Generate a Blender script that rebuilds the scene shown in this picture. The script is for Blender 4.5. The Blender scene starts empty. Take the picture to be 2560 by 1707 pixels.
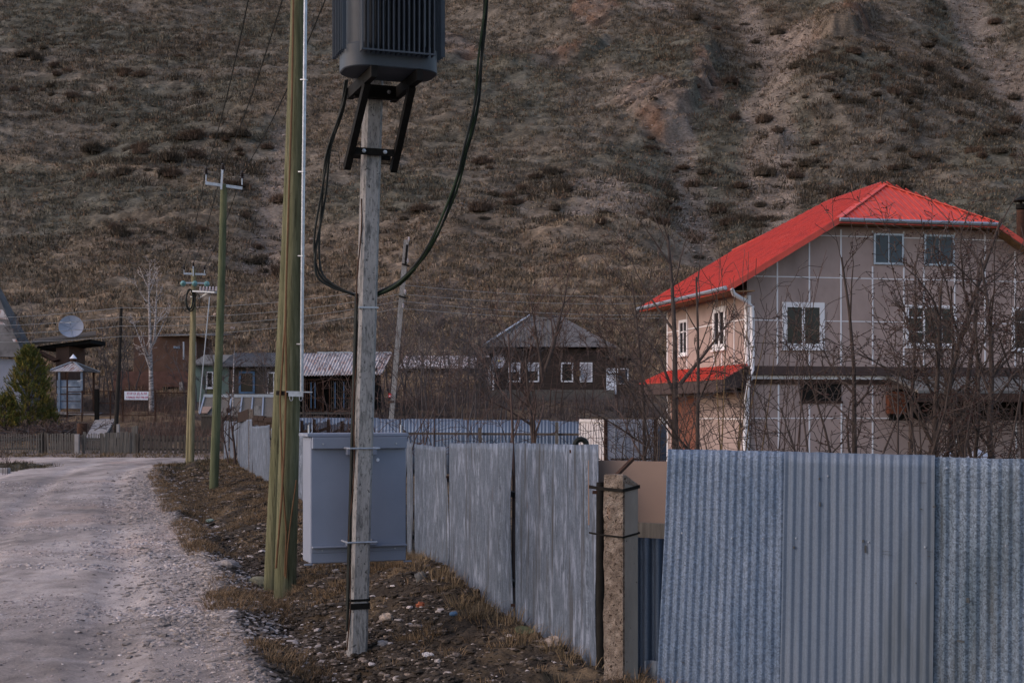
import bpy, math, random
import numpy as np
from mathutils import Vector

# ------------------------------------------------------------------ camera, world, sun, exposure
scene = bpy.context.scene
F = 3556.0                       # focal length in photograph pixels (50 mm on 36 mm)
EYE = 2.0
HZ = 1030.0                      # horizon row in the photograph
cam_d = bpy.data.cameras.new("camera")
cam_d.sensor_width = 36.0
cam_d.lens = 50.0
cam_d.shift_y = (HZ - 853.5) / 2560.0
cam_d.clip_start = 0.1
cam_d.clip_end = 3000
cam = bpy.data.objects.new("camera", cam_d)
scene.collection.objects.link(cam)
cam.location = (0, 0, EYE)
cam.rotation_euler = (math.pi / 2, 0, 0)
scene.camera = cam

SUN_DIR = Vector((-0.80, -0.18, 0.57)).normalized()
world = bpy.data.worlds.new("World")
scene.world = world
world.use_nodes = True
wn = world.node_tree.nodes
bg = wn["Background"]
sky = wn.new("ShaderNodeTexSky")
sky.sky_type = 'NISHITA'
sky.sun_disc = False
sky.sun_elevation = math.asin(SUN_DIR.z)
sky.sun_rotation = math.atan2(SUN_DIR.x, SUN_DIR.y)
sky.air_density = 1.0
sky.dust_density = 1.6
sky.ozone_density = 1.0
tint = wn.new("ShaderNodeMix"); tint.data_type = 'RGBA'; tint.blend_type = 'MULTIPLY'; tint.inputs[0].default_value = 1.0
tint.inputs[7].default_value = (1.09, 0.98, 0.94, 1)          # thin dusk cloud warms the sky light
world.node_tree.links.new(sky.outputs[0], tint.inputs[6])
world.node_tree.links.new(tint.outputs[2], bg.inputs[0])
bg.inputs[1].default_value = 0.15
sl = bpy.data.lights.new("sun", 'SUN')
sl.energy = 0.5
sl.angle = math.radians(70)
sl.color = (1.0, 0.82, 0.74)
sun = bpy.data.objects.new("sun", sl)
scene.collection.objects.link(sun)
sun.rotation_euler = (-SUN_DIR).to_track_quat('-Z', 'Y').to_euler()
scene.view_settings.view_transform = 'Standard'
scene.view_settings.look = 'None'
scene.view_settings.exposure = 0.68
scene.view_settings.gamma = 1.0
scene.render.engine = 'CYCLES'
scene.cycles.max_bounces = 5
scene.cycles.transparent_max_bounces = 4

# ------------------------------------------------------------------ helpers
COL = scene.collection
WLOC = {}
rng = random.Random(7)
nrng = np.random.default_rng(11)


def P(px, py, d):
    return np.array(((px - 1280.0) / F * d, d, EYE + (HZ - py) / F * d))


def PX(px, d):
    return (px - 1280.0) / F * d


def PZ(py, d):
    return EYE + (HZ - py) / F * d


def tag(o, label=None, cat=None, group=None, kind=None):
    if label: o["label"] = label
    if cat: o["category"] = cat
    if group: o["group"] = group
    if kind: o["kind"] = kind
    return o


def thing(name, label, cat, loc, group=None):
    o = bpy.data.objects.new(name, None)
    o.empty_display_size = 0.3
    COL.objects.link(o)
    o.location = tuple(float(x) for x in loc)
    WLOC[o.name] = np.array(loc, float)
    return tag(o, label, cat, group)


def make_mesh(name, V, faces, mat=None, smooth=False, col=None):
    """faces: list of tuples or list of int arrays (n,k)"""
    me = bpy.data.meshes.new(name)
    V = np.asarray(V, np.float32)
    if isinstance(faces, np.ndarray):
        faces = [faces]
    if len(faces) and isinstance(faces[0], np.ndarray):
        loops = np.concatenate([f.reshape(-1) for f in faces]).astype(np.int32)
        sizes = np.concatenate([np.full(len(f), f.shape[1], np.int32) for f in faces])
    else:
        loops = np.array([i for f in faces for i in f], np.int32)
        sizes = np.array([len(f) for f in faces], np.int32)
    starts = np.concatenate([[0], np.cumsum(sizes)[:-1]]).astype(np.int32)
    me.vertices.add(len(V))
    me.vertices.foreach_set("co", V.reshape(-1))
    me.loops.add(len(loops))
    me.loops.foreach_set("vertex_index", loops)
    me.polygons.add(len(sizes))
    me.polygons.foreach_set("loop_start", starts)
    me.polygons.foreach_set("loop_total", sizes)
    me.polygons.foreach_set("use_smooth", np.full(len(sizes), bool(smooth)))
    me.update(calc_edges=True)
    if col is not None:
        a = me.color_attributes.new("Col", 'FLOAT_COLOR', 'POINT')
        c4 = np.ones((len(V), 4), np.float32)
        c4[:, :3] = col
        a.data.foreach_set("color", c4.reshape(-1))
    if mat: me.materials.append(mat)
    return me


def link(name, me, parent=None, loc=(0, 0, 0)):
    o = bpy.data.objects.new(name, me)
    COL.objects.link(o)
    if parent is not None:
        o.parent = parent
        WLOC[o.name] = WLOC[parent.name]
    else:
        o.location = tuple(float(x) for x in loc)
        WLOC[o.name] = np.array(loc, float)
    return o


def build_np(name, V, faces, mat, parent=None, smooth=False, col=None, origin=None):
    V = np.asarray(V, float)
    if parent is not None:
        loc = WLOC[parent.name]
    elif origin is not None:
        loc = np.array(origin, float)
    else:
        mn, mx = V.min(0), V.max(0)
        loc = np.array(((mn[0] + mx[0]) / 2, (mn[1] + mx[1]) / 2, mn[2]))
    me = make_mesh(name, V - loc, faces, mat, smooth, col)
    return link(name, me, parent, loc)


class Fr:
    """local frame: a along, b outward/back, c up"""
    def __init__(s, o, a, b, c=(0, 0, 1)):
        s.o = np.array(o, float)
        s.a = np.array(a, float); s.a /= np.linalg.norm(s.a)
        s.b = np.array(b, float); s.b /= np.linalg.norm(s.b)
        s.c = np.array(c, float); s.c /= np.linalg.norm(s.c)

    def __call__(s, a, b, c):
        return s.o + s.a * a + s.b * b + s.c * c


class MB:
    def __init__(s):
        s.v = []; s.f = []; s.n = 0

    def add(s, V, faces):
        V = np.asarray(V, float)
        s.v.append(V)
        n = s.n
        s.f.extend(tuple(i + n for i in f) for f in faces)
        s.n += len(V)
        return s

    def hexa(s, p):
        return s.add(p, [(0, 3, 2, 1), (4, 5, 6, 7), (0, 1, 5, 4), (1, 2, 6, 5), (2, 3, 7, 6), (3, 0, 4, 7)])

    def box(s, x0, x1, y0, y1, z0, z1, fr=None):
        q = [(x0, y0, z0), (x1, y0, z0), (x1, y1, z0), (x0, y1, z0), (x0, y0, z1), (x1, y0, z1), (x1, y1, z1), (x0, y1, z1)]
        if fr is not None:
            q = [fr(*k) for k in q]
        return s.hexa(np.array(q))

    def prism(s, poly, vec):
        poly = np.asarray(poly, float); n = len(poly)
        V = np.vstack([poly, poly + np.asarray(vec, float)])
        fs = [tuple(range(n))[::-1], tuple(range(n, 2 * n))]
        fs += [(i, (i + 1) % n, n + (i + 1) % n, n + i) for i in range(n)]
        return s.add(V, fs)

    def bar(s, p0, p1, w, h, up=(0, 0, 1)):
        p0 = np.asarray(p0, float); p1 = np.asarray(p1, float)
        d = p1 - p0; d /= np.linalg.norm(d)
        up = np.asarray(up, float)
        sd = np.cross(d, up)
        if np.linalg.norm(sd) < 1e-4: sd = np.cross(d, (0, 1, 0))
        sd /= np.linalg.norm(sd)
        u = np.cross(sd, d)
        a = sd * w / 2; b = u * h / 2
        return s.hexa(np.array([p0 - a - b, p0 + a - b, p0 + a + b, p0 - a + b, p1 - a - b, p1 + a - b, p1 + a + b, p1 - a + b]))

    def tube(s, pts, r, n=8, cap=True):
        pts = np.asarray(pts, float); k = len(pts)
        r = np.broadcast_to(np.asarray(r, float), (k,))
        t = np.gradient(pts, axis=0)
        t /= np.maximum(np.linalg.norm(t, axis=1, keepdims=True), 1e-9)
        ref = np.array((0.0, 1.0, 0.0)) if abs(t[:, 2]).mean() > 0.6 else np.array((0.0, 0.0, 1.0))
        a = np.cross(t, ref); a /= np.maximum(np.linalg.norm(a, axis=1, keepdims=True), 1e-9)
        b = np.cross(t, a)
        an = np.arange(n) * 2 * math.pi / n
        V = (pts[:, None] + (a[:, None] * np.cos(an)[None, :, None] + b[:, None] * np.sin(an)[None, :, None]) * r[:, None, None]).reshape(-1, 3)
        fs = []
        for i in range(k - 1):
            for j in range(n):
                j2 = (j + 1) % n
                fs.append((i * n + j, i * n + j2, (i + 1) * n + j2, (i + 1) * n + j))
        if cap:
            fs.append(tuple(range(n))); fs.append(tuple(range((k - 1) * n, k * n))[::-1])
        return s.add(V, fs)

    def lathe(s, c, prof, n=16, axis=(0, 0, 1)):
        """prof: (radius, height)"""
        c = np.asarray(c, float)
        ax = np.asarray(axis, float); ax /= np.linalg.norm(ax)
        ref = np.array((0, 0, 1.0)) if abs(ax[2]) < 0.8 else np.array((1.0, 0, 0))
        a = np.cross(ax, ref); a /= np.linalg.norm(a); b = np.cross(ax, a)
        V = []
        for r, h in prof:
            for j in range(n):
                t = j * 2 * math.pi / n
                V.append(c + ax * h + (a * math.cos(t) + b * math.sin(t)) * max(r, 1e-4))
        fs = []
        k = len(prof)
        for i in range(k - 1):
            for j in range(n):
                j2 = (j + 1) % n
                fs.append((i * n + j, i * n + j2, (i + 1) * n + j2, (i + 1) * n + j))
        fs.append(tuple(range(n))); fs.append(tuple(range((k - 1) * n, k * n))[::-1])
        return s.add(V, fs)

    def build(s, name, mat, parent=None, smooth=False, bevel=0.0, origin=None):
        V = np.vstack(s.v)
        o = build_np(name, V, s.f, mat, parent, smooth, None, origin)
        if bevel:
            m = o.modifiers.new("bevel", 'BEVEL'); m.width = bevel; m.segments = 1; m.limit_method = 'ANGLE'
        if smooth:
            try:
                o.data.set_sharp_from_angle(angle=math.radians(42))
            except Exception:
                pass
        return o


def children(o):
    return [c for c in o.children]


def copy_tree(o, parent=None, loc=None):
    c = o.copy()
    COL.objects.link(c)
    if parent is not None: c.parent = parent
    if loc is not None: c.location = loc
    for ch in children(o):
        copy_tree(ch, c)
    return c

# ------------------------------------------------------------------ noise (numpy)


def _hash(ix, iy, seed):
    h = (ix.astype(np.int64) * 374761393 + iy.astype(np.int64) * 668265263 + seed * 974634777) & 0xffffffff
    h = ((h ^ (h >> 13)) * 1274126177) & 0xffffffff
    h = (h ^ (h >> 16)) & 0xffffffff
    return h / 4294967295.0


def vnoise(x, y, seed=0):
    x = np.asarray(x, float); y = np.asarray(y, float)
    ix = np.floor(x); iy = np.floor(y)
    fx = x - ix; fy = y - iy
    fx = fx * fx * fx * (fx * (fx * 6 - 15) + 10); fy = fy * fy * fy * (fy * (fy * 6 - 15) + 10)
    a = _hash(ix, iy, seed); b = _hash(ix + 1, iy, seed)
    c = _hash(ix, iy + 1, seed); d = _hash(ix + 1, iy + 1, seed)
    return (a + (b - a) * fx) * (1 - fy) + (c + (d - c) * fx) * fy


def fbm(x, y, seed=0, octv=4, gain=0.5):
    t = 0.0; amp = 1.0; tot = 0.0
    for k in range(octv):
        c, s_ = math.cos(0.7 * k), math.sin(0.7 * k)
        t = t + amp * vnoise((x * c - y * s_) * 2 ** k + 13.7 * k, (x * s_ + y * c) * 2 ** k - 7.1 * k, seed + k)
        tot += amp; amp *= gain
    return t / tot


def sstep(a, b, x):
    t = np.clip((x - a) / (b - a), 0, 1)
    return t * t * (3 - 2 * t)

# ------------------------------------------------------------------ materials


def M(name, ramp, scale=4.0, stretch=(1, 1, 1), detail=6.0, rough=0.8, metal=0.0, bump=0.0, bscale=None,
      stain=None, attr=False, spec=0.14, voro=None, nrough=0.6, bdist=None):
    """noise driven principled material. stain=(colour, lo, hi, scale, stretch): a second noise mixes a wear colour in.
    voro=(scale, amount): crystal spangle."""
    m = bpy.data.materials.new(name)
    m.use_nodes = True
    nt = m.node_tree; N = nt.nodes; L = nt.links
    bs = N["Principled BSDF"]
    bs.inputs["Roughness"].default_value = rough
    bs.inputs["Metallic"].default_value = metal
    bs.inputs["Specular IOR Level"].default_value = spec
    tc = N.new("ShaderNodeTexCoord")

    def noise(sc, st, det, ro=nrough):
        mp = N.new("ShaderNodeMapping"); mp.inputs["Scale"].default_value = st
        L.new(tc.outputs["Object"], mp.inputs[0])
        n = N.new("ShaderNodeTexNoise"); n.inputs["Scale"].default_value = sc
        n.inputs["Detail"].default_value = det; n.inputs["Roughness"].default_value = ro
        L.new(mp.outputs[0], n.inputs["Vector"])
        return n
    n1 = noise(scale, stretch, detail)
    cr = N.new("ShaderNodeValToRGB")
    el = cr.color_ramp.elements
    while len(el) < len(ramp): el.new(0.5)
    for e, (p, c) in zip(el, ramp):
        e.position = p; e.color = (*c, 1)
    L.new(n1.outputs[0], cr.inputs[0])
    out = cr.outputs[0]
    if attr:
        at = N.new("ShaderNodeAttribute"); at.attribute_name = "Col"
        mx = N.new("ShaderNodeMix"); mx.data_type = 'RGBA'; mx.blend_type = 'MULTIPLY'
        mx.inputs[0].default_value = 1.0
        L.new(at.outputs[0], mx.inputs[6]); L.new(out, mx.inputs[7])
        out = mx.outputs[2]
    if voro:
        vo = N.new("ShaderNodeTexVoronoi"); vo.inputs["Scale"].default_value = voro[0]
        L.new(tc.outputs["Object"], vo.inputs["Vector"])
        sp = N.new("ShaderNodeSeparateColor"); L.new(vo.outputs["Color"], sp.inputs[0])
        mr = N.new("ShaderNodeMapRange"); mr.inputs[3].default_value = 1 - voro[1]; mr.inputs[4].default_value = 1 + voro[1]
        L.new(sp.outputs[0], mr.inputs[0])
        mx = N.new("ShaderNodeMix"); mx.data_type = 'RGBA'; mx.blend_type = 'MULTIPLY'
        mx.inputs[0].default_value = 1.0
        L.new(out, mx.inputs[6]); L.new(mr.outputs[0], mx.inputs[7])
        out = mx.outputs[2]
    for stn in (stain if isinstance(stain, list) else [stain] if stain else []):
        c, lo, hi, sc, st = stn
        n2 = noise(sc, st, 5.0, 0.65)
        mr = N.new("ShaderNodeMapRange"); mr.inputs[1].default_value = lo; mr.inputs[2].default_value = hi
        L.new(n2.outputs[0], mr.inputs[0])
        mx = N.new("ShaderNodeMix"); mx.data_type = 'RGBA'
        L.new(mr.outputs[0], mx.inputs[0]); L.new(out, mx.inputs[6]); mx.inputs[7].default_value = (*c, 1)
        out = mx.outputs[2]
    L.new(out, bs.inputs["Base Color"])
    if bump:
        bn = noise(bscale or scale * 3, stretch, 6.0) if bscale else n1
        bp = N.new("ShaderNodeBump"); bp.inputs["Strength"].default_value = min(1.0, bump)
        bp.inputs["Distance"].default_value = bdist or 0.02 * max(1.0, bump)
        L.new(bn.outputs[0], bp.inputs["Height"]); L.new(bp.outputs[0], bs.inputs["Normal"])
    return m


def two(c, k=0.6):
    """ramp from a darker to a lighter tone of c"""
    c = np.array(c)
    return [(0.3, tuple(c * k)), (0.7, tuple(np.minimum(c * (2 - k), 1)))]


mt = {}
mt['hill'] = M('hill_soil', [(0.32, (0.55, 0.545, 0.54)), (0.5, (0.95, 0.945, 0.94)), (0.68, (1.5, 1.47, 1.44))], 3.2, (0.8, 0.8, 1.6), 10, 0.95, bump=1.0, bscale=2.6, bdist=0.15, nrough=0.7, attr=True, spec=0.05)
mt['ground'] = M('verge_soil', [(0.3, (0.6, 0.6, 0.6)), (0.7, (1.4, 1.4, 1.4))], 9, (1, 1, 1), 10, 0.95, bump=1.6, bscale=16, attr=True, spec=0.1)
mt['road'] = M('gravel_surface', [(0.3, (0.66, 0.66, 0.67)), (0.68, (1.28, 1.27, 1.26))], 34, (1, 1, 1), 8, 0.95, bump=0.9, bscale=55, attr=True, spec=0.1,
              nrough=0.75)
mt['blade'] = M('dry_grass', [(0.3, (0.75, 0.75, 0.75)), (0.7, (1.25, 1.25, 1.25))], 3, attr=True, rough=0.9, spec=0.1)
mt['stone'] = M('stone', [(0.3, (0.7, 0.7, 0.7)), (0.7, (1.25, 1.25, 1.25))], 25, attr=True, rough=0.9, bump=0.4, bscale=60, spec=0.2)
mt['galv'] = M('weathered_zinc_sheet', [(0.36, (0.050, 0.064, 0.085)), (0.5, (0.096, 0.118, 0.157)), (0.64, (0.20, 0.235, 0.30))], 20, (5, 5, 0.3), 10, 0.55, 0.3, nrough=0.75, voro=(70, 0.16),
              stain=[((0.25, 0.285, 0.365), 0.52, 0.68, 3.6, (2.6, 2.6, 0.9)), ((0.062, 0.065, 0.072), 0.54, 0.68, 2.6, (3.5, 3.5, 0.22)), ((0.14, 0.075, 0.045), 0.705, 0.73, 2.6, (5, 5, 0.35))])
mt['spangle'] = M('spangled_zinc_sheet', [(0.35, (0.088, 0.128, 0.195)), (0.65, (0.150, 0.190, 0.258))], 3, (2, 2, 0.4), 8, 0.6, 0.25, voro=(95, 0.33),
                stain=((0.09, 0.10, 0.11), 0.64, 0.76, 2.0, (2, 2, 0.5)))
mt['plainzinc'] = M('new_zinc_sheet', [(0.35, (0.100, 0.134, 0.190)), (0.65, (0.142, 0.174, 0.226))], 2, (4, 4, 0.3), 8, 0.58, 0.25, voro=(140, 0.10),
                  stain=[((0.06, 0.065, 0.07), 0.69, 0.74, 3.0, (2, 2, 1)), ((0.085, 0.105, 0.13), 0.5, 0.66, 1.0, (1.5, 1.5, 0.4))])
mt['darkzinc'] = M('old_spangled_zinc', [(0.35, (0.078, 0.108, 0.142)), (0.65, (0.140, 0.178, 0.232))], 2.5, (2, 2, 0.5), 8, 0.6, 0.25, voro=(105, 0.45),
                 stain=((0.065, 0.07, 0.07), 0.54, 0.72, 1.6, (3, 3, 0.4)))
mt['rail'] = M('galvanised_steel', two((0.37, 0.39, 0.43), 0.8), 20, rough=0.4, metal=0.6)
mt['concrete'] = M('pole_concrete', [(0.3, (0.225, 0.212, 0.203)), (0.7, (0.36, 0.342, 0.328))], 4, (2, 2, 0.4), 10, 0.85, bump=0.5, bscale=40, nrough=0.7,
                 stain=[((0.085, 0.082, 0.078), 0.50, 0.70, 26, (2.2, 2.2, 0.55)), ((0.10, 0.098, 0.095), 0.54, 0.68, 4.5, (3, 3, 0.6)), ((0.055, 0.054, 0.052), 0.60, 0.66, 30, (1, 1, 0.8)), ((0.32, 0.24, 0.16), 0.63, 0.75, 2.0, (2, 2, 0.3))])
mt['rough_concrete'] = M('rough_concrete', [(0.35, (0.115, 0.088, 0.070)), (0.52, (0.19, 0.15, 0.122)), (0.68, (0.29, 0.24, 0.20))], 14, (1, 1, 1), 10, 0.95, bump=1.0, bscale=70, bdist=0.02,
                       stain=[((0.05, 0.036, 0.028), 0.565, 0.60, 46, (1, 1, 1)), ((0.28, 0.11, 0.035), 0.62, 0.75, 3, (2.5, 2.5, 0.4))])
mt['smooth_concrete'] = M('smooth_concrete', two((0.20, 0.172, 0.148), 0.8), 5, (1, 1, 0.4), 8, 0.9, bump=0.3, bscale=40,
                        stain=((0.07, 0.06, 0.05), 0.66, 0.69, 22, (1, 1, 1)))
mt['greenwood'] = M('treated_pole_wood', [(0.34, (0.066, 0.068, 0.036)), (0.52, (0.118, 0.116, 0.064)), (0.68, (0.185, 0.172, 0.105))], 5, (5, 5, 0.35), 10, 0.8, bump=0.5, nrough=0.7,
                  stain=[((0.05, 0.05, 0.03), 0.60, 0.70, 4, (5, 5, 0.5)), ((0.028, 0.024, 0.015), 0.60, 0.64, 9, (6, 6, 0.14)), ((0.06, 0.045, 0.02), 0.68, 0.72, 6, (1.5, 1.5, 0.9))])
mt['yellowwood'] = M('pale_pole_wood', [(0.34, (0.13, 0.113, 0.062)), (0.66, (0.235, 0.205, 0.12))], 5, (5, 5, 0.35), 10, 0.8,
                   stain=((0.05, 0.05, 0.03), 0.66, 0.74, 4, (5, 5, 0.5)))
mt['mossgreen'] = M('green_pole_wood', [(0.34, (0.058, 0.068, 0.037)), (0.66, (0.112, 0.122, 0.068))], 5, (5, 5, 0.35), 10, 0.8,
                  stain=((0.17, 0.16, 0.085), 0.5, 0.75, 0.6, (1, 1, 1)))
mt['darkwood'] = M('weathered_dark_wood', two((0.075, 0.062, 0.052)), 6, (4, 4, 0.4), 8, 0.9)
mt['greywood'] = M('grey_weathered_wood', two((0.125, 0.112, 0.098)), 6, (6, 6, 0.4), 8, 0.9)
mt['blackwood'] = M('old_log_wall', two((0.055, 0.040, 0.033)), 5, (0.5, 0.5, 5), 8, 0.9, bump=0.6)
mt['brownwood'] = M('brown_stained_wood', two((0.055, 0.033, 0.026)), 5, (4, 4, 0.4), 8, 0.85)
mt['blacksteel'] = M('black_painted_steel', two((0.010, 0.009, 0.008)), 15, rough=0.8, spec=0.12)
mt['rust'] = M('rusty_iron', [(0.3, (0.026, 0.016, 0.013)), (0.7, (0.085, 0.043, 0.028))], 12, rough=0.9, bump=0.4)
mt['grey_enamel'] = M('grey_transformer_paint', two((0.042, 0.050, 0.062), 0.85), 5, rough=0.5, spec=0.3, stain=((0.06, 0.06, 0.07), 0.55, 0.75, 3, (2, 2, 0.4)))
mt['cabinet'] = M('grey_cabinet_paint', two((0.19, 0.213, 0.272), 0.93), 3, rough=0.5, spec=0.35, stain=((0.22, 0.22, 0.25), 0.64, 0.8, 3, (3, 3, 0.3)))
mt['rubber'] = M('black_cable', two((0.016, 0.018, 0.016)), 10, rough=0.5)
mt['greencable'] = M('green_black_cable', two((0.022, 0.034, 0.018)), 10, rough=0.5)
mt['wire'] = M('aluminium_wire', two((0.30, 0.28, 0.26), 0.8), 10, rough=0.6)
mt['brownwire'] = M('brown_wire', two((0.13, 0.07, 0.035), 0.8), 10, rough=0.7)
mt['porcelain'] = M('brown_porcelain', two((0.022, 0.016, 0.014)), 10, rough=0.25, spec=0.5)
mt['whiteporc'] = M('white_porcelain', two((0.45, 0.40, 0.42), 0.9), 10, rough=0.3)
mt['glassgreen'] = M('green_insulator_glass', two((0.10, 0.22, 0.21), 0.8), 10, rough=0.15, spec=0.6)
mt['stucco_tan'] = M('tan_render', two((0.36, 0.272, 0.245), 0.93), 3, rough=0.9, bump=0.25, bscale=60, stain=((0.25, 0.19, 0.17), 0.5, 0.75, 0.8, (1, 1, 0.4)))
mt['whitetrim'] = M('white_trim', two((0.72, 0.70, 0.72), 0.96), 4, rough=0.5)
mt['redroof'] = M('red_roof_sheet', two((0.60, 0.072, 0.045), 0.93), 3, rough=0.42, spec=0.35, stain=[((0.40, 0.05, 0.038), 0.48, 0.72, 2.2, (1, 1, 1)), ((0.62, 0.12, 0.085), 0.6, 0.75, 0.7, (1, 1, 1))])
mt['soffit'] = M('wood_soffit', two((0.20, 0.12, 0.06)), 8, (1, 1, 1), 6, 0.7)
mt['brownband'] = M('brown_fascia', two((0.065, 0.045, 0.042), 0.85), 4, rough=0.6)
mt['browndoor'] = M('brown_door_paint', two((0.19, 0.075, 0.05), 0.9), 4, rough=0.6)
mt['glass'] = M('dark_window_glass', two((0.010, 0.011, 0.015), 0.7), 1.5, rough=0.10, spec=0.3)
mt['blueglass'] = M('pale_window_glass', two((0.035, 0.050, 0.070), 0.7), 1.0, rough=0.15, spec=0.3)
mt['curtain'] = M('net_curtain', two((0.42, 0.41, 0.44), 0.85), 5, (4, 4, 0.4), rough=0.8)
mt['pinkboard'] = M('beige_board', two((0.25, 0.175, 0.14), 0.9), 2, rough=0.75, stain=((0.2, 0.15, 0.13), 0.6, 0.8, 2.5, (1, 1, 1)))
mt['slate'] = M('asbestos_slate', [(0.3, (0.30, 0.27, 0.27)), (0.7, (0.50, 0.47, 0.48))], 2, (1, 1, 1), 8, 0.9,
              stain=((0.24, 0.13, 0.105), 0.50, 0.68, 1.4, (3, 1, 1)))
mt['greyslate'] = M('grey_old_slate', two((0.125, 0.118, 0.118)), 2, (1, 1, 1), 8, 0.9, stain=((0.07, 0.065, 0.06), 0.5, 0.7, 1.0, (1, 1, 1)))
mt['container'] = M('worn_white_container_paint', two((0.50, 0.47, 0.47), 0.93), 3, rough=0.7,
                  stain=[((0.20, 0.085, 0.04), 0.60, 0.68, 3.0, (3, 3, 0.5)), ((0.09, 0.05, 0.035), 0.66, 0.70, 9.0, (1, 1, 1))])
mt['contdoor'] = M('worn_grey_container_paint', two((0.36, 0.37, 0.42), 0.92), 3, rough=0.7,
                 stain=[((0.16, 0.10, 0.06), 0.62, 0.68, 4.0, (2, 2, 1)), ((0.08, 0.05, 0.035), 0.67, 0.71, 9.0, (1, 1, 1))])
mt['bark'] = M('grey_brown_bark', two((0.066, 0.050, 0.044)), 8, (3, 3, 0.6), 8, 0.9)
mt['redbark'] = M('reddish_twig_bark', two((0.078, 0.053, 0.046)), 8, (3, 3, 0.6), 8, 0.9)
mt['yellowbark'] = M('ochre_stem_bark', two((0.17, 0.115, 0.062)), 8, (3, 3, 0.6), 8, 0.9)
mt['greybark'] = M('grey_thicket_bark', two((0.092, 0.078, 0.076)), 8, (3, 3, 0.6), 8, 0.9)
mt['birch'] = M('birch_bark', [(0.42, (0.10, 0.085, 0.08)), (0.55, (0.40, 0.36, 0.35)), (0.8, (0.52, 0.475, 0.46))], 6, (1, 1, 3), 8, 0.85)
mt['berry'] = M('dried_fruit', two((0.05, 0.022, 0.018)), 20, rough=0.7)
mt['needles'] = M('pine_needles', [(0.3, (0.7, 0.7, 0.7)), (0.7, (1.3, 1.3, 1.3))], 3, attr=True, rough=0.7, spec=0.15)
mt['bluepanel'] = M('blue_grey_paint', two((0.16, 0.20, 0.26)), 3, rough=0.7, stain=((0.33, 0.34, 0.36), 0.55, 0.7, 3, (1, 1, 1)))
mt['whitewall'] = M('blue_white_limewash', two((0.24, 0.25, 0.30), 0.92), 2, rough=0.9)
mt['rustwall'] = M('rust_brown_wall', two((0.105, 0.062, 0.046), 0.75), 1.5, rough=0.9, stain=((0.09, 0.055, 0.04), 0.5, 0.7, 0.9, (1, 1, 1)))
mt['brick'] = M('red_brick_wall', two((0.125, 0.068, 0.055), 0.75), 3, rough=0.9)
mt['greenwall'] = M('pale_green_wall_paint', two((0.145, 0.19, 0.165), 0.85), 2, rough=0.85, stain=((0.12, 0.14, 0.11), 0.55, 0.7, 1.5, (1, 1, 1)))
mt['bluepaint'] = M('blue_window_paint', two((0.085, 0.155, 0.255), 0.85), 5, rough=0.7)
mt['interior'] = M('dark_interior', two((0.012, 0.011, 0.01)), 3, rough=1.0)  # near-black: shade inside openings and recesses put into the colour
mt['slab'] = M('concrete_slab', two((0.30, 0.275, 0.265), 0.85), 2, rough=0.9)
mt['signwhite'] = M('white_sign_board', two((0.70, 0.72, 0.78), 0.97), 3, rough=0.5)
mt['signred'] = M('magenta_lettering', two((0.42, 0.03, 0.10), 0.95), 3, rough=0.6)
mt['red'] = M('red_enamel', two((0.50, 0.05, 0.05), 0.9), 3, rough=0.5)
mt['yellow'] = M('yellow_paint', two((0.60, 0.50, 0.05), 0.9), 3, rough=0.5)
mt['dish'] = M('satellite_dish_grey', two((0.28, 0.30, 0.36), 0.92), 1.5, rough=0.55)
mt['lampwhite'] = M('lamp_glass', two((0.85, 0.83, 0.8), 0.97), 3, rough=0.3)
mt['tarp'] = M('white_plastic_sheeting', two((0.34, 0.36, 0.42), 0.85), 3, rough=0.35)
mt['galvblue'] = M('blue_grey_profile_sheet', two((0.135, 0.172, 0.235), 0.85), 1.0, (3, 3, 0.4), 6, 0.5, 0.45)
mt['verandaroof'] = M('grey_felt_roof', two((0.14, 0.135, 0.13), 0.8), 2, rough=0.9)
mt['orange'] = M('orange_brick', two((0.15, 0.055, 0.032), 0.85), 5, rough=0.9)
mt['soil'] = M('plain_soil', two((0.09, 0.075, 0.06), 0.8), 0.4, rough=0.95)
mt['tarwood'] = M('tarred_wood', two((0.028, 0.024, 0.021)), 6, (4, 4, 0.4), 8, 0.9)
mt['deepbrown'] = M('dark_stained_boards', two((0.030, 0.019, 0.015)), 5, (4, 4, 0.4), 8, 0.9)
mt['scuff'] = M('dark_scuff', two((0.05, 0.055, 0.06)), 15, rough=0.9)

# ------------------------------------------------------------------ terrain
_ty = np.arange(-20, 620, 0.5)
_tz = np.interp(_ty, [-20, 62, 66, 70, 76, 88, 97, 110, 130, 160, 200, 240, 300, 400, 620],
                [0, 0.05, 0.45, 1.0, 1.85, 3.0, 4.7, 9.0, 15.5, 30, 53, 77, 108, 140, 150])
_k = np.ones(9) / 9
_tz2 = np.convolve(np.pad(_tz, 4, mode='edge'), _k, mode='valid')


def T(Y):
    return np.interp(Y, _ty, _tz2)


def fence_x(Y):
    return 3.31 - 0.262 * np.asarray(Y, float)


def road_x(Y):
    return np.interp(Y, [2, 10.5, 13, 17, 26, 42, 50, 53.5, 56, 57.5], [0.7, -1.75, -2.45, -3.4, -6.0, -10.4, -12.2, -12.6, -11.5, -9.0])


_hy = np.arange(63, 420, 0.25)
_hp = HZ - (T(_hy) - EYE) * F / _hy


def hillpt(px, py):
    Y = float(np.interp(-py, -_hp, _hy))
    return np.array((PX(px, Y), Y))


def hpoly(pts):
    return np.array([hillpt(*p) for p in pts])


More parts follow.
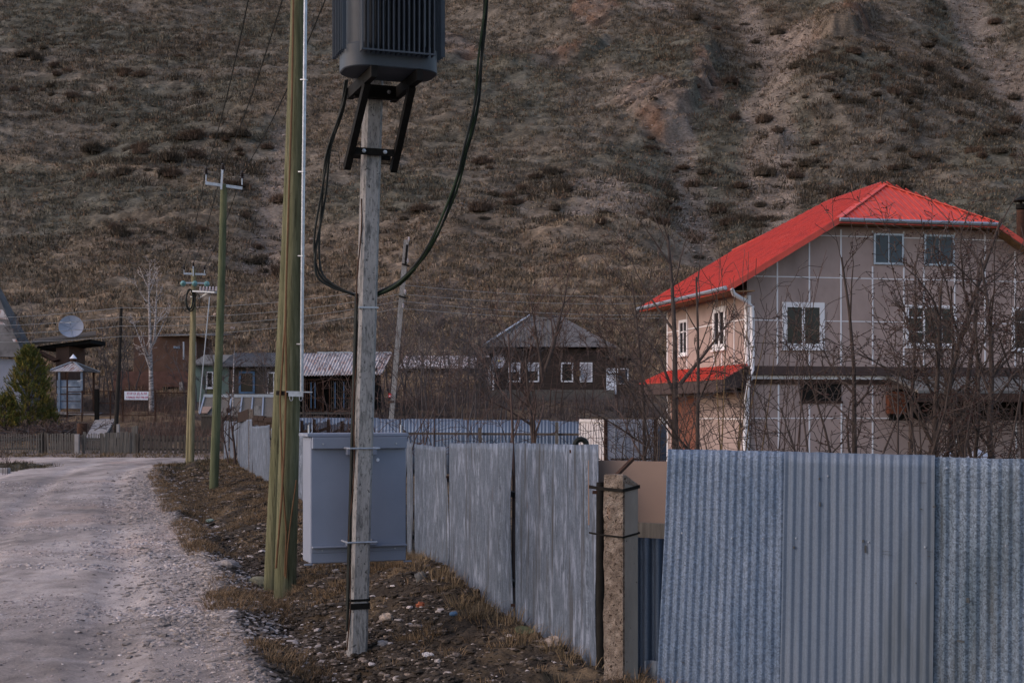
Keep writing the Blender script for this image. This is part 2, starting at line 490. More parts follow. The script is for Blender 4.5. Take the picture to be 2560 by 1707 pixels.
def pdist(X, Y, poly):
    """distance and signed side to a polyline"""
    best = np.full(X.shape, 1e9); side = np.zeros(X.shape); tt = np.zeros(X.shape)
    n = len(poly) - 1
    for i in range(n):
        a = poly[i]; b = poly[i + 1]
        d = b - a; l2 = (d * d).sum()
        t = np.clip(((X - a[0]) * d[0] + (Y - a[1]) * d[1]) / l2, 0, 1)
        ex = X - (a[0] + t * d[0]); ey = Y - (a[1] + t * d[1])
        q = np.hypot(ex, ey)
        m = q < best
        best = np.where(m, q, best)
        side = np.where(m, np.sign(d[0] * ey - d[1] * ex), side)
        tt = np.where(m, (i + t) / n, tt)
    return best, side, tt


GUL = [  # gully / ridge polylines in photograph pixels, depth, width(m)
    (hpoly([(1800, -120), (1822, 0), (1850, 80), (1880, 170), (1893, 260), (1880, 350), (1900, 430), (1885, 560), (1890, 660)]), -1.7, 6.0),
    (hpoly([(2330, -120), (2390, 0), (2450, 90), (2540, 200), (2640, 320)]), -2.4, 6.0),
    (hpoly([(720, 330), (700, 430), (690, 520), (665, 600), (640, 660)]), -1.4, 3.5),
    (hpoly([(1700, 340), (1715, 400), (1735, 520), (1745, 640)]), -1.6, 3.5),
    (hpoly([(1000, -150), (1120, 40), (1330, 120)]), -2.5, 6.0),
    (hpoly([(2190, -120), (2230, 60), (2200, 170), (2120, 300)]), 3.2, 9.0),
    (hpoly([(1450, -100), (1560, 60), (1680, 160), (1740, 260)]), 2.3, 11.0),
    (hpoly([(2100, 120), (2050, 200), (2010, 300)]), 3.0, 6.0),
    (hpoly([(-200, 380), (120, 405), (330, 440), (540, 470)]), 0.7, 1.6),
    (hpoly([(1350, 640), (1600, 618), (1860, 600)]), 1.0, 2.2),
]
CLIFF = [  # edge polyline, height, reach
    (hpoly([(1640, 355), (1700, 335), (1770, 250), (1792, 165), (1770, 90)]), 2.0, 7.0),
    (hpoly([(2060, 190), (2130, 180), (2180, 110), (2185, 40)]), 2.6, 7.0),
    (hpoly([(1230, 215), (1330, 195), (1480, 175), (1530, 120)]), 1.1, 5.0),
    (hpoly([(1090, 190), (1150, 170), (1230, 150)]), 0.8, 4.0),
]
ROCK = [  # centre px, radii px
    (1640, 300, 120, 70), (1770, 240, 50, 70), (2130, 120, 75, 75), (1350, 150, 160, 60), (1130, 130, 90, 70), (1990, 150, 60, 60), (1480, 70, 90, 40),
]
SCREE = [(GUL[0][0] + np.array((2.4, -0.5)), 2.4), (GUL[1][0] + np.array((1.5, 0)), 4.6), (GUL[2][0], 2.4), (GUL[3][0], 2.4),
         (hpoly([(1480, 30), (1560, 20), (1640, 50)]), 4.0), (hpoly([(1960, 90), (1990, 170), (1920, 280), (1930, 380), (1925, 470)]), 4.0),
         (hpoly([(1500, 480), (1560, 520), (1500, 580)]), 4.0)]


def hill_px(X, Y):
    return 1280 + F * X / Y, HZ - (T(Y) - EYE) * F / Y


def rock_mask(X, Y):
    m = np.zeros(X.shape)
    for cx, cy, rx, ry in ROCK:
        c = hillpt(cx, cy); wy = abs(hillpt(cx, cy - ry)[1] - c[1]); wx = rx / F * c[1]
        q = ((X - c[0]) / wx) ** 2 + ((Y - c[1]) / wy) ** 2
        m = np.maximum(m, np.exp(-q * 1.2))
    return sstep(0.38, 0.72, m * (0.55 + 0.9 * fbm(X * 0.16, Y * 0.16, 91, 3)))


def scree_mask(X, Y):
    m = np.zeros(X.shape)
    for poly, w in SCREE:
        d, s_, t = pdist(X, Y, poly)
        m = np.maximum(m, np.exp(-(d / w) ** 2))
    return sstep(0.32, 0.8, m * (0.45 + 1.05 * fbm(X * 0.3, Y * 0.22, 92, 4)))


def hill_relief(X, Y):
    f = sstep(92, 118, Y)
    z = (fbm(X / 30, Y / 30, 3, 3) - 0.5) * 5.0 + (fbm(X / 8, Y / 10, 5, 3) - 0.5) * 1.3
    for poly, A, w in GUL:
        d, s_, t = pdist(X, Y, poly)
        wob = 1 + 0.5 * (vnoise(X / 5, Y / 5, 44) - 0.5)
        z = z + A * np.exp(-(d * wob / w) ** 2)
    for poly, A, w in CLIFF:
        d, s_, t = pdist(X, Y, poly)
        sd = d * s_ + (fbm(X / 3, Y / 3, 61, 3) - 0.5) * 2.4
        z = z + A * np.exp(-(d / w) ** 2) * sstep(-0.7, 0.7, sd) * sstep(0, .2, t) * sstep(1, .8, t)
    rm = rock_mask(X, Y)
    ang = 0.55
    u = X * math.cos(ang) + Y * math.sin(ang); v = -X * math.sin(ang) + Y * math.cos(ang)
    z = z + rm * ((fbm(u / 6, v / 0.9, 31, 4) - 0.5) * 1.7 + (fbm(X / 2, Y / 2, 33, 3) - 0.5) * 1.2)
    ter = fbm(X / 2.6 + 0.05 * Y, Y / 0.9, 17, 3) - 0.5
    z = z + ter * 1.05 * (1 - rm * 0.7)
    z = z + (fbm(X / 0.8, Y / 0.8, 19, 2) - 0.5) * 0.30
    return z * f


def near_relief(X, Y):
    fx = fence_x(Y); rx = road_x(Y)
    w = np.maximum(fx - rx, 1.2)
    s = np.clip((X - rx) / w, -1, 1.6)
    fade = sstep(57, 48, Y)
    verge = (s > 0) & (s < 1.25)
    q = -0.16 * np.exp(-((s - 0.20) / 0.13) ** 2) + 0.13 * sstep(0.25, 0.85, s) + 0.05 * np.exp(-((s + 0.05) / 0.08) ** 2)
    rough = (fbm(X * 1.5, Y * 1.1, 21, 4) - 0.5) * 0.24 + (fbm(X * 6, Y * 6, 23, 3) - 0.5) * 0.11
    q = q + rough * sstep(-0.05, 0.15, s)
    q = q * sstep(1.35, 1.0, s)
    # mound at the foot of the sheet fence
    q = q + 0.24 * np.exp(-(((X + 0.95) / 0.55) ** 2 + ((Y - 15.2) / 1.5) ** 2)) + 0.10 * np.exp(-(((X + 0.1) / 0.5) ** 2 + ((Y - 12.3) / 1.1) ** 2))
    q = q + 0.25 * np.exp(-(((X + 10.6) / 1.6) ** 2 + ((Y - 47.5) / 3) ** 2))
    # road surface
    rut = np.abs(((rx - X) - 2.2) % 1.9 - 0.95)
    rd = -0.045 * sstep(0.42, 0.05, rut) + (fbm(X * 0.5, Y * 0.25, 27, 3) - 0.5) * 0.07 + (fbm(X * 3.0, Y * 3.0, 28, 4) - 0.5) * 0.030
    q = q * fade + rd * sstep(0.05, -0.05, s) * sstep(62, 57, Y)
    # yard right of the fence: lower far away
    yd = sstep(1.0, 1.5, (X - fx) / 2.0)
    q = q - 0.75 * yd * sstep(28, 50, Y) * sstep(69, 62, Y)
    # hummocky garden ground
    q = q + (fbm(X * 0.5, Y * 0.5, 29, 3) - 0.5) * 0.5 * sstep(63.5, 68, Y) * (1 - np.exp(-((1280 + F * X / Y - 255) / 60) ** 4) * (Y < 79))
    return q


def gz(X, Y):
    X = np.asarray(X, float); Y = np.asarray(Y, float)
    return T(Y) + near_relief(X, Y) * sstep(120, 90, Y) + hill_relief(X, Y)


def gzf(x, y):
    return float(gz(np.array([x]), np.array([y]))[0])


def fan(us, ys):
    U, Y = np.meshgrid(us, ys)
    X = U * (Y + 4.0)
    return X, Y


def grid_faces(nr, nc):
    i = np.arange(nr * nc).reshape(nr, nc)
    return np.stack([i[:-1, :-1], i[:-1, 1:], i[1:, 1:], i[1:, :-1]], -1).reshape(-1, 4)


def is_road(X, Y):
    e = (fbm(X * 1.3, Y * 0.9, 37, 4) - 0.5) * 1.1
    r = road_x(Y) - X + e * 0.8
    far = 60.9 + 0.05 * X + (fbm(X * 0.4, Y * 0, 38, 3) - 0.5) * 2.2 + 0.9 * sstep(-12, -16, X)
    cross = (Y > 56.0) & (Y < far - 1.2) & (X < -8)
    left = ((X + 20.2) / 3.8) ** 2 + ((Y - 50.0) / 5.0) ** 2 + e * 0.6
    ok = ((r > 0) & (Y < far)) | cross
    return ok & (left > 1.0)


us = np.linspace(-0.66, 0.66, 620)
ys = np.concatenate([np.geomspace(3.0, 64, 760)])
X, Y = fan(us, ys)
Z = gz(X, Y)
V = np.stack([X, Y, Z], -1).reshape(-1, 3)
faces = grid_faces(*X.shape)
x = V[:, 0]; y = V[:, 1]
# verge colours: dark damp soil in the ditch, brown dry grass litter, pale gravel
n1 = fbm(x * 1.2, y * 0.9, 51, 4)[:, None]; n2 = fbm(x * 4, y * 4, 52, 3)[:, None]
s_ = np.clip((x - road_x(y)) / np.maximum(fence_x(y) - road_x(y), 1.2), -1, 2)[:, None]
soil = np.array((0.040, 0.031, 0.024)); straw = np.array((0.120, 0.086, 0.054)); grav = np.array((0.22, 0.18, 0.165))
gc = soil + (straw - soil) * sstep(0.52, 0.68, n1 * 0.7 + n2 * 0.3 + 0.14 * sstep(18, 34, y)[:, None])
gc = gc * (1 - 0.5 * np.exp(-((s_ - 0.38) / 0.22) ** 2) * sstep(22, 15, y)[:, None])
gc = gc + (grav - gc) * (sstep(0.16, -0.06, s_ + (n2 - 0.5) * 0.5) * 0.75)
gc = gc + (np.array((0.05, 0.047, 0.03)) - gc) * (sstep(1.25, 0.85, np.hypot((x + 20.2) / 4.0, (y - 50) / 5.5))[:, None] * 0.8)
# road colours: pinkish grey dust with paler wheel tracks and gravelly streaks
r1 = fbm(x * 0.5, y * 0.12, 53, 4)[:, None]; r2 = fbm(x * 1.6, y * 0.45, 54, 4)[:, None]
trk = np.abs(((road_x(y) - x) - 2.2) % 1.9 - 0.95)[:, None]
r3 = fbm(x * 9, y * 5, 59, 3)[:, None]
rc = np.array((0.312, 0.270, 0.250)) * (0.76 + 0.48 * sstep(.25, .75, r1)) * (0.84 + 0.32 * sstep(.28, .72, r2)) * (0.7 + 0.6 * r3)
rc = rc * (1 + 0.14 * sstep(0.5, 0.1, trk))
rdg = sstep(0.66, 0.74, fbm(x * 0.9, y * 2.6, 57, 4))[:, None]
rc = rc + (np.array((0.45, 0.41, 0.40)) - rc) * rdg * 0.35
rc = rc * (1 - 0.20 * sstep(0.6, 0.72, fbm(x * 1.0, y * 1.6, 58, 4))[:, None])
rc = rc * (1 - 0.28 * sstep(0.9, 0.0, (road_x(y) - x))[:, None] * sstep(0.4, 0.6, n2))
rc = rc + (np.array((0.42, 0.31, 0.26)) - rc) * (sstep(0.55, 0.75, fbm(x * 0.35, y * 0.2, 55, 3))[:, None] * 0.55)
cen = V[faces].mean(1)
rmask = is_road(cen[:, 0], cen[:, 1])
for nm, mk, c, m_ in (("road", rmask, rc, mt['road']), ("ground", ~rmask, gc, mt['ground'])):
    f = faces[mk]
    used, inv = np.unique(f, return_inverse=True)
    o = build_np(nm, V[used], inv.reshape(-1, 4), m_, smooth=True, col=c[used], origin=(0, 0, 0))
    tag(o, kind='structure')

# hillside
us = np.linspace(-0.66, 0.66, 900)
ys = np.concatenate([np.geomspace(64, 250, 700), np.geomspace(251, 430, 60)])
X, Y = fan(us, ys)
Z = gz(X, Y)
V = np.stack([X, Y, Z], -1).reshape(-1, 3)
x = V[:, 0]; y = V[:, 1]


def hill_colour(x, y):
    a = fbm(x / 14, y / 12, 71, 4)[:, None]; b = fbm(x / 1.6, y / 1.1, 72, 3)[:, None]; c = fbm(x / 40, y / 40, 73, 3)[:, None]
    base = np.array((0.132, 0.112, 0.090))
    green = np.array((0.102, 0.094, 0.074)); red = np.array((0.145, 0.108, 0.080))
    straw = np.array((0.200, 0.148, 0.105))
    k = base + (green - base) * sstep(0.45, 0.62, a)
    k = k + (red - k) * sstep(0.5, 0.7, c) * 0.6
    low = sstep(140, 112, y)[:, None]
    k = k + (straw - k) * low * (0.30 + 0.6 * sstep(0.42, 0.62, a))
    b2 = fbm(x / 0.55, y / 0.5, 78, 2)[:, None]
    k = k * (0.72 + 0.56 * sstep(0.25, 0.75, b)) * (0.6 + 0.8 * b2)
    rm = rock_mask(x, y)[:, None]
    st = fbm((x * 0.85 + y * 0.52) / 5, (-x * 0.52 + y * 0.85) / 0.7, 74, 4)[:, None]
    rk = np.array((0.14, 0.108, 0.086)) * (0.35 + 1.3 * sstep(.25, .75, st))
    rk = rk + (np.array((0.17, 0.095, 0.062)) - rk) * (sstep(0.5, 0.65, fbm(x / 4, y / 4, 75, 3))[:, None] * 0.6)
    k = k + (rk - k) * rm
    for pl in (GUL[8][0], GUL[9][0]):
        pd = pdist(x, y, pl)[0] * (0.6 + 0.8 * vnoise(x / 2, y / 2, 79))
        k = k + (np.array((0.235, 0.180, 0.130)) - k) * (np.exp(-(pd / 0.9) ** 2)[:, None] * 0.75)
    sm = scree_mask(x, y)[:, None]
    sc = np.array((0.205, 0.167, 0.140)) * (0.6 + 0.8 * b)
    k = k + (sc - k) * sm * 0.75
    return k


hc = hill_colour(x, y)
gard = sstep(104, 92, y)[:, None]
g1 = fbm(x / 2.5, y / 2, 76, 4)[:, None]
gcol = np.array((0.085, 0.068, 0.056)) + (np.array((0.16, 0.115, 0.075)) - np.array((0.085, 0.068, 0.056))) * sstep(0.45, 0.6, g1)
hc = hc + (gcol - hc) * gard
o = build_np("hillside", V, grid_faces(*X.shape), mt['hill'], smooth=True, col=hc, origin=(0, 0, 0))
tag(o, kind='structure')
# flat land all round the modelled strip
q = MB(); q.box(-700, 700, -300, 440, -2.4, -2.2)
o = q.build("surrounding_ground", mt["soil"], origin=(0, 0, -2.4)); tag(o, kind='structure')

# ------------------------------------------------------------------ scatter builders


def tufts(name, Pn, h, w, lean, B, cols, mat, parent=None, spread=0.5, origin=(0, 0, 0), jit=0.25):
    """B blades at each point; each blade is a bent two-triangle leaf"""
    N = len(Pn)
    h = np.broadcast_to(h, (N,)); w = np.broadcast_to(w, (N,))
    n = N * B
    Pb = np.repeat(Pn, B, 0); hb = np.repeat(h, B) * nrng.uniform(0.55, 1.15, n); wb = np.repeat(w, B)
    an = nrng.uniform(0, 2 * math.pi, n); ln = nrng.uniform(0.1, 1, n) * lean
    off = nrng.uniform(0, 1, n) ** 0.5 * spread * np.repeat(h, B)
    dirv = np.stack([np.cos(an), np.sin(an), np.zeros(n)], -1)
    base = Pb + dirv * off[:, None]
    base[:, 2] -= 0.06 * hb
    a2 = an + nrng.uniform(-1.2, 1.2, n)
    sd = np.stack([-np.sin(a2), np.cos(a2), np.zeros(n)], -1) * (wb * 0.5)[:, None]
    up = np.array((0, 0, 1.0))
    mid = base + up * (hb * 0.6)[:, None] + dirv * (hb * ln * 0.35)[:, None]
    tip = base + up * (hb * (1 - 0.25 * ln))[:, None] + dirv * (hb * ln)[:, None]
    Vv = np.stack([base - sd, base + sd, mid + sd * 0.6, mid - sd * 0.6, tip], 1).reshape(-1, 3)
    i = np.arange(n)[:, None] * 5
    q4 = i + np.array([[0, 1, 2, 3]]); t3 = i + np.array([[3, 2, 4]])
    c = np.repeat(cols, B, 0) * nrng.uniform(1 - jit, 1 + jit, (n, 1))
    c = np.repeat(c, 5, 0)
    return build_np(name, Vv, [q4, t3], mat, parent, False, c, origin)


_ph = (1 + 5 ** 0.5) / 2
ICO_V = np.array([(-1, _ph, 0), (1, _ph, 0), (-1, -_ph, 0), (1, -_ph, 0), (0, -1, _ph), (0, 1, _ph), (0, -1, -_ph), (0, 1, -_ph), (_ph, 0, -1), (_ph, 0, 1), (-_ph, 0, -1), (-_ph, 0, 1)]) / 1.9
ICO_F = np.array([(0, 11, 5), (0, 5, 1), (0, 1, 7), (0, 7, 10), (0, 10, 11), (1, 5, 9), (5, 11, 4), (11, 10, 2), (10, 7, 6), (7, 1, 8), (3, 9, 4), (3, 4, 2), (3, 2, 6), (3, 6, 8), (3, 8, 9), (4, 9, 5), (2, 4, 11), (6, 2, 10), (8, 6, 7), (9, 8, 1)])


def stones(name, Pn, size, cols, mat, flat=0.6, origin=(0, 0, 0)):
    N = len(Pn)
    d = ICO_V[None] * nrng.uniform(0.65, 1.3, (N, 12, 1))
    sc = np.stack([nrng.uniform(0.8, 1.5, N), nrng.uniform(0.7, 1.1, N), nrng.uniform(0.5, 1.0, N) * flat], -1) * size[:, None]
    d = d * sc[:, None]
    a = nrng.uniform(0, 2 * math.pi, N); c, s = np.cos(a)[:, None], np.sin(a)[:, None]
    dx = d[..., 0] * c - d[..., 1] * s; dy = d[..., 0] * s + d[..., 1] * c
    d = np.stack([dx, dy, d[..., 2]], -1)
    V = (Pn[:, None] + d + np.array((0, 0, 1.0)) * (size * flat * 0.15)[:, None, None]).reshape(-1, 3)
    f = (np.arange(N)[:, None, None] * 12 + ICO_F[None]).reshape(-1, 3)
    return build_np(name, V, f, mat, None, False, np.repeat(cols, 12, 0), origin)


def on_ground(x, y):
    return np.stack([x, y, gz(x, y)], -1)

BUSHZ = [(1950, 2540, 190, 430, 62), (1880, 2300, 300, 520, 34), (200, 680, 350, 470, 36), (1620, 1960, 20, 340, 16), (1620, 1900, 360, 640, 26), (1240, 1680, 440, 640, 20),
         (0, 200, 90, 300, 12), (60, 680, 60, 330, 16), (600, 740, 480, 700, 14), (900, 1300, 380, 620, 12), (2300, 2560, 0, 200, 14), (0, 700, 560, 700, 10)]
# hillside tussocks ------------------------------------------------
N = 170000
yy = np.sqrt(nrng.uniform(96.0 ** 2, 262.0 ** 2, N)); uu = nrng.uniform(-0.44, 0.44, N)
xx = uu * yy
rm = rock_mask(xx, yy); sm = scree_mask(xx, yy)
keep = nrng.uniform(0, 1, N) > np.maximum(rm * 0.6, sm * 0.6)
keep &= fbm(xx / 3.2, yy / 1.6, 83, 3) > 0.36
xx = xx[keep]; yy = yy[keep]
cl = hill_colour(xx, yy)
pick = nrng.uniform(0, 1, len(xx))[:, None]
a = fbm(xx / 9, yy / 7, 84, 3)[:, None]
dk = np.array((0.080, 0.064, 0.048)); lt = np.array((0.265, 0.208, 0.145)); rd = np.array((0.175, 0.115, 0.080))
cl = cl * 1.15 + (lt - cl) * (sstep(0.5, 1.0, pick) * 0.55)
px_, py_ = hill_px(xx, yy)
zm = np.zeros(len(xx))
for (xa, xb, ya, yb, n_) in BUSHZ:
    q_ = np.maximum(np.abs(px_ - (xa + xb) / 2) / ((xb - xa) / 2), np.abs(py_ - (ya + yb) / 2) / ((yb - ya) / 2))
    zm = np.maximum(zm, sstep(1.15, 0.8, q_) * min(1.0, n_ / 30))
zm = zm * sstep(0.47, 0.60, fbm(xx / 4.2, yy / 2.4, 86, 3))
cl = np.where((nrng.uniform(0, 1, len(xx)) < zm * 0.85)[:, None], dk * 0.95, cl)
cl = np.where((pick < 0.16) & (a > 0.4), dk, cl)
cl = np.where((pick > 0.16) & (pick < 0.26), rd, cl)
low = sstep(138, 112, yy)
h = nrng.uniform(0.2, 0.5, len(xx)) * (1 + 0.25 * low + 0.8 * zm)
o = tufts("hillside_grass", on_ground(xx, yy), h, 0.10, 1.4, 8, cl, mt['blade'], spread=1.0)
tag(o, "dry tussock grass covering the hillside", "grass", kind='stuff')
# tall straw band at the hill foot
N = 14000
yy = nrng.uniform(86, 128, N); xx = nrng.uniform(-0.42, 0.42, N) * yy
keep = fbm(xx / 6, yy / 4, 85, 3) > 0.44
xx = xx[keep]; yy = yy[keep]
cl = np.array((0.27, 0.195, 0.130)) * nrng.uniform(0.6, 1.2, (len(xx), 1))
o = tufts("straw_grass", on_ground(xx, yy), nrng.uniform(0.25, 0.6, len(xx)), 0.06, 1.2, 6, cl, mt['blade'], spread=0.5)
tag(o, "tall straw coloured grass at the foot of the hill", "grass", kind='stuff')
# scree stones on the hill
N = 40000
yy = np.sqrt(nrng.uniform(105.0 ** 2, 250.0 ** 2, N)); xx = nrng.uniform(-0.42, 0.42, N) * yy
sm = np.maximum(scree_mask(xx, yy), 0.25 * rock_mask(xx, yy))
keep = nrng.uniform(0, 1, N) < sm + 0.012
xx = xx[keep]; yy = yy[keep]
cl = np.array((0.25, 0.20, 0.175)) * nrng.uniform(0.5, 1.5, (len(xx), 1))
o = stones("scree", on_ground(xx, yy), nrng.uniform(0.06, 0.26, len(xx)) , cl, mt['stone'])
tag(o, "pale loose stones in the hillside gullies", "scree", kind='stuff')
# bushes on the hill ------------------------------------------------
protos = []
for k in range(4):
    n = 150
    a = nrng.uniform(0, 6.283, n); r = nrng.uniform(0, 1, n) ** 0.5 * 0.5
    pts = np.stack([np.cos(a) * r, np.sin(a) * r, np.zeros(n)], -1)
    c = (np.array((0.085, 0.067, 0.051)) if k % 2 else np.array((0.110, 0.076, 0.057))) * nrng.uniform(0.6, 1.4, (n, 1))
    b = tufts("hillside_bush", pts, nrng.uniform(0.25, 1.0, n) * (1.15 - r * 1.4), 0.035, 0.9, 9, c, mt['blade'], spread=0.25)
    tag(b, "dark leafless bush dotted over the grassy hillside", "bush", "bushes on the hillside")
    protos.append(b)
zones = BUSHZ
hb = 0
for (xa, xb, ya, yb, n) in zones:
    for _ in range(n):
        p = hillpt(rng.uniform(xa, xb), rng.uniform(ya, yb))
        b = protos[hb] if hb < 4 else protos[rng.randrange(4)].copy()
        if hb >= 4: COL.objects.link(b)
        sc = 0.7 + 1.3 * rng.random() ** 2
        b.location = (p[0], p[1], gzf(p[0], p[1]) - 0.08)
        b.scale = (sc * rng.uniform(0.9, 1.7), sc, sc * rng.uniform(0.7, 1.2))
        b.rotation_euler = (0, 0, rng.uniform(0, 6.28))
        hb += 1

# road gravel and verge rubble --------------------------------------
N = 95000
yy = np.exp(nrng.uniform(math.log(7.5), math.log(40), N)); uu = nrng.uniform(-0.46, 0.2, N); xx = uu * yy
road = is_road(xx, yy)
dens = sstep(0.42, 0.62, fbm(xx * 0.9, yy * 0.5, 88, 4)) * 0.9 + 0.12 + 0.8 * sstep(1.1, 0.0, road_x(yy) - xx)
keep = road & (nrng.uniform(0, 1, N) < dens)
xx = xx[keep]; yy = yy[keep]
pk = nrng.uniform(0, 1, (len(xx), 1))
cl = np.where(pk < 0.14, np.array((0.15, 0.13, 0.12)), np.where(pk < 0.8, np.array((0.30, 0.25, 0.24)), np.array((0.48, 0.42, 0.40)))) * nrng.uniform(0.75, 1.25, (len(xx), 1))
o = stones("road_gravel", on_ground(xx, yy), nrng.uniform(0.003, 0.009, len(xx)) * nrng.choice([1, 1, 1, 1, 1, 1.9], len(xx)) * (0.75 + yy / 24), cl, mt['stone'])
tag(o, "loose gravel and pebbles on the dirt road", "gravel", kind='stuff')
N = 190000
yy = np.exp(nrng.uniform(math.log(7.5), math.log(46), N)); ss = nrng.uniform(-0.85, 1.05, N)
xx = road_x(yy) + ss * np.maximum(fence_x(yy) - road_x(yy), 1.2)
white = np.exp(-((ss - 0.10) / 0.13) ** 2) * sstep(0.42, 0.6, fbm(xx * 0.8, yy * 0.5, 89, 3))
for (cx_, cy_, rx_, ry_) in ((-3.1, 13.6, .55, .45), (-2.75, 12.7, .5, .3)):
    white = np.maximum(white, np.exp(-((xx - cx_) / rx_) ** 2 - ((yy - cy_) / ry_) ** 2))
road_side = sstep(0.02, -0.1, ss)
dens = white * 1.6 + 0.25 + 0.55 * sstep(0.36, 0.62, fbm(xx * 2, yy * 1.4, 90, 3))
dens = dens * (sstep(-0.24, 0.10, ss + (fbm(xx * 1.4, yy * 0.8, 93, 3) - 0.5) * 0.3) + 0.24 * sstep(-0.75, -0.1, ss)) * (0.35 + 0.9 * sstep(0.38, 0.6, fbm(xx * 0.9, yy * 0.7, 94, 3)))
keep = nrng.uniform(0, 1, N) < dens
keep_ = keep
xx = xx[keep]; yy = yy[keep]; white = white[keep]
pk = nrng.uniform(0, 1, (len(xx), 1))
cl = np.where(pk < 0.84 - 0.68 * white[:, None], np.array((0.050, 0.038, 0.028)), np.where(pk < 0.97 - 0.44 * white[:, None], np.array((0.17, 0.135, 0.112)), np.array((0.42, 0.37, 0.35)))) * nrng.uniform(0.7, 1.25, (len(xx), 1))
sz = nrng.uniform(0.004, 0.018, len(xx)) * nrng.choice([1, 1, 1, 1, 1.6, 2.4], len(xx)) * (0.8 + yy / 40)
rs_ = road_side[keep_][:, None]
cl = cl * (1 - rs_) + rs_ * np.array((0.245, 0.21, 0.193)) * nrng.uniform(0.55, 1.45, (len(xx), 1))
o = stones("verge_rubble", on_ground(xx, yy), sz, cl, mt['stone'], flat=0.55)
tag(o, "rubble and pebbles strewn along the muddy verge", "rubble", kind='stuff')
# pale gravel streaks across the road
wx, wy = [], []
for (cx_, cy_, rx_, ry_, n_) in ((-5.6, 21.3, 1.1, .35, 260), (-5.2, 19.6, 1.0, .25, 200), (-5.0, 18.2, 1.4, .3, 330), (-4.2, 17.9, .5, .3, 120), (-3.3, 14.2, .7, .35, 260), (-7.6, 24.0, 1.0, .3, 130)):
    wx.append(nrng.normal(cx_, rx_ * .55, n_)); wy.append(nrng.normal(cy_, ry_ * .6, n_))
wx = np.concatenate(wx); wy = np.concatenate(wy)
o = stones("pale_gravel", on_ground(wx, wy), nrng.uniform(0.008, 0.036, len(wx)), np.array((0.44, 0.385, 0.37)) * nrng.uniform(0.6, 1.2, (len(wx), 1)), mt['stone'])
tag(o, "streaks of pale crushed stone lying across the dirt road", "gravel", kind='stuff')
# dry grass of the verge
N = 16000
yy = np.exp(nrng.uniform(math.log(8.0), math.log(58), N)); ss = nrng.uniform(-0.12, 1.08, N)
xx = road_x(yy) + ss * np.maximum(fence_x(yy) - road_x(yy), 1.2)
dens = 0.9 * sstep(0.48, 0.62, fbm(xx * 1.1, yy * 0.6, 95, 4) + 0.05 * sstep(0.7, 1.0, ss) + 0.14 * sstep(16, 30, yy) - 0.06 * sstep(15, 11, yy))
keep = nrng.uniform(0, 1, N) < dens + 0.02
xx = xx[keep]; yy = yy[keep]
cl = np.array((0.175, 0.118, 0.070)) * nrng.uniform(0.5, 1.4, (len(xx), 1))
o = tufts("verge_grass", on_ground(xx, yy), nrng.uniform(0.04, 0.13, len(xx)), 0.006, 1.8, 16, cl, mt['blade'], spread=0.9)
tag(o, "dry matted grass along the fence and ditch", "grass", kind='stuff')
# grass strip before the picket fence and on the left corner
N = 6000
xx = nrng.uniform(-25, -9, N); yy = nrng.uniform(44, 63.5, N)
keep = (~is_road(xx, yy)) & (xx < road_x(yy) + 3.0) & (nrng.uniform(0, 1, N) < 0.6)
xx = xx[keep]; yy = yy[keep]
cl = np.where((yy < 57)[:, None], np.array((0.075, 0.062, 0.04)), np.array((0.15, 0.105, 0.062))) * nrng.uniform(0.6, 1.3, (len(xx), 1))
o = tufts("roadside_grass", on_ground(xx, yy), nrng.uniform(0.05, 0.22, len(xx)), 0.02, 1.1, 9, cl, mt['blade'], spread=0.8)
tag(o, "short dry grass beside the far bend of the road", "grass", kind='stuff')
# brush and weeds in the gardens
N = 12500
yy = nrng.uniform(64.5, 90, N); xx = nrng.uniform(-0.40, 0.40, N) * yy
px = 1280 + F * xx / yy
path = (px > 206) & (px < 302) & (yy < 77)
dens = np.where((px > 880) & (px < 1700), 0.95, np.where((px > 300) & (px < 600), 0.75, 0.35))
dens = dens * sstep(0.34, 0.5, fbm(xx / 2.2, yy / 2.2, 97, 3)) * np.where((px < 760) & (px > 470) & (yy > 70), 0.2, 1)
keep = (nrng.uniform(0, 1, N) < dens) & ~path
xx = xx[keep]; yy = yy[keep]; px = px[keep]
cl = np.where(((px > 300) & (px < 600))[:, None], np.array((0.13, 0.083, 0.066)), np.array((0.112, 0.088, 0.082))) * nrng.uniform(0.55, 1.35, (len(xx), 1))
o = tufts("garden_weeds", on_ground(xx, yy), nrng.uniform(0.3, 0.9, len(xx)), 0.018, 0.6, 9, cl, mt['blade'], spread=0.45)
tag(o, "dead weeds and dry brush on the garden slope", "weeds", kind='stuff')

# ------------------------------------------------------------------ sheet helpers


def sheet(name, mat, bl, br, tl, tr, nu, nv, disp, parent=None, thick=0.003, edge=None):
    """sheet spanned by four corners; disp(u,v,width)->offset along the sheet normal; edge(u)->dz of the top edge"""
    bl, br, tl, tr = [np.asarray(k, float) for k in (bl, br, tl, tr)]
    u = np.linspace(0, 1, nu); v = np.linspace(0, 1, nv)
    Uu, Vv = np.meshgrid(u, v)
    U3, V3 = Uu[..., None], Vv[..., None]
    p = (bl * (1 - U3) + br * U3) * (1 - V3) + (tl * (1 - U3) + tr * U3) * V3
    n = np.cross(br - bl, tl - bl); n /= np.linalg.norm(n)
    p = p + n * disp(Uu, Vv)[..., None]
    if edge is not None:
        p[..., 2] += edge(Uu) * Vv
    o = build_np(name, p.reshape(-1, 3), grid_faces(nv, nu), mat, parent, smooth=True)
    m = o.modifiers.new("thickness", 'SOLIDIFY'); m.thickness = thick; m.offset = 0
    return o


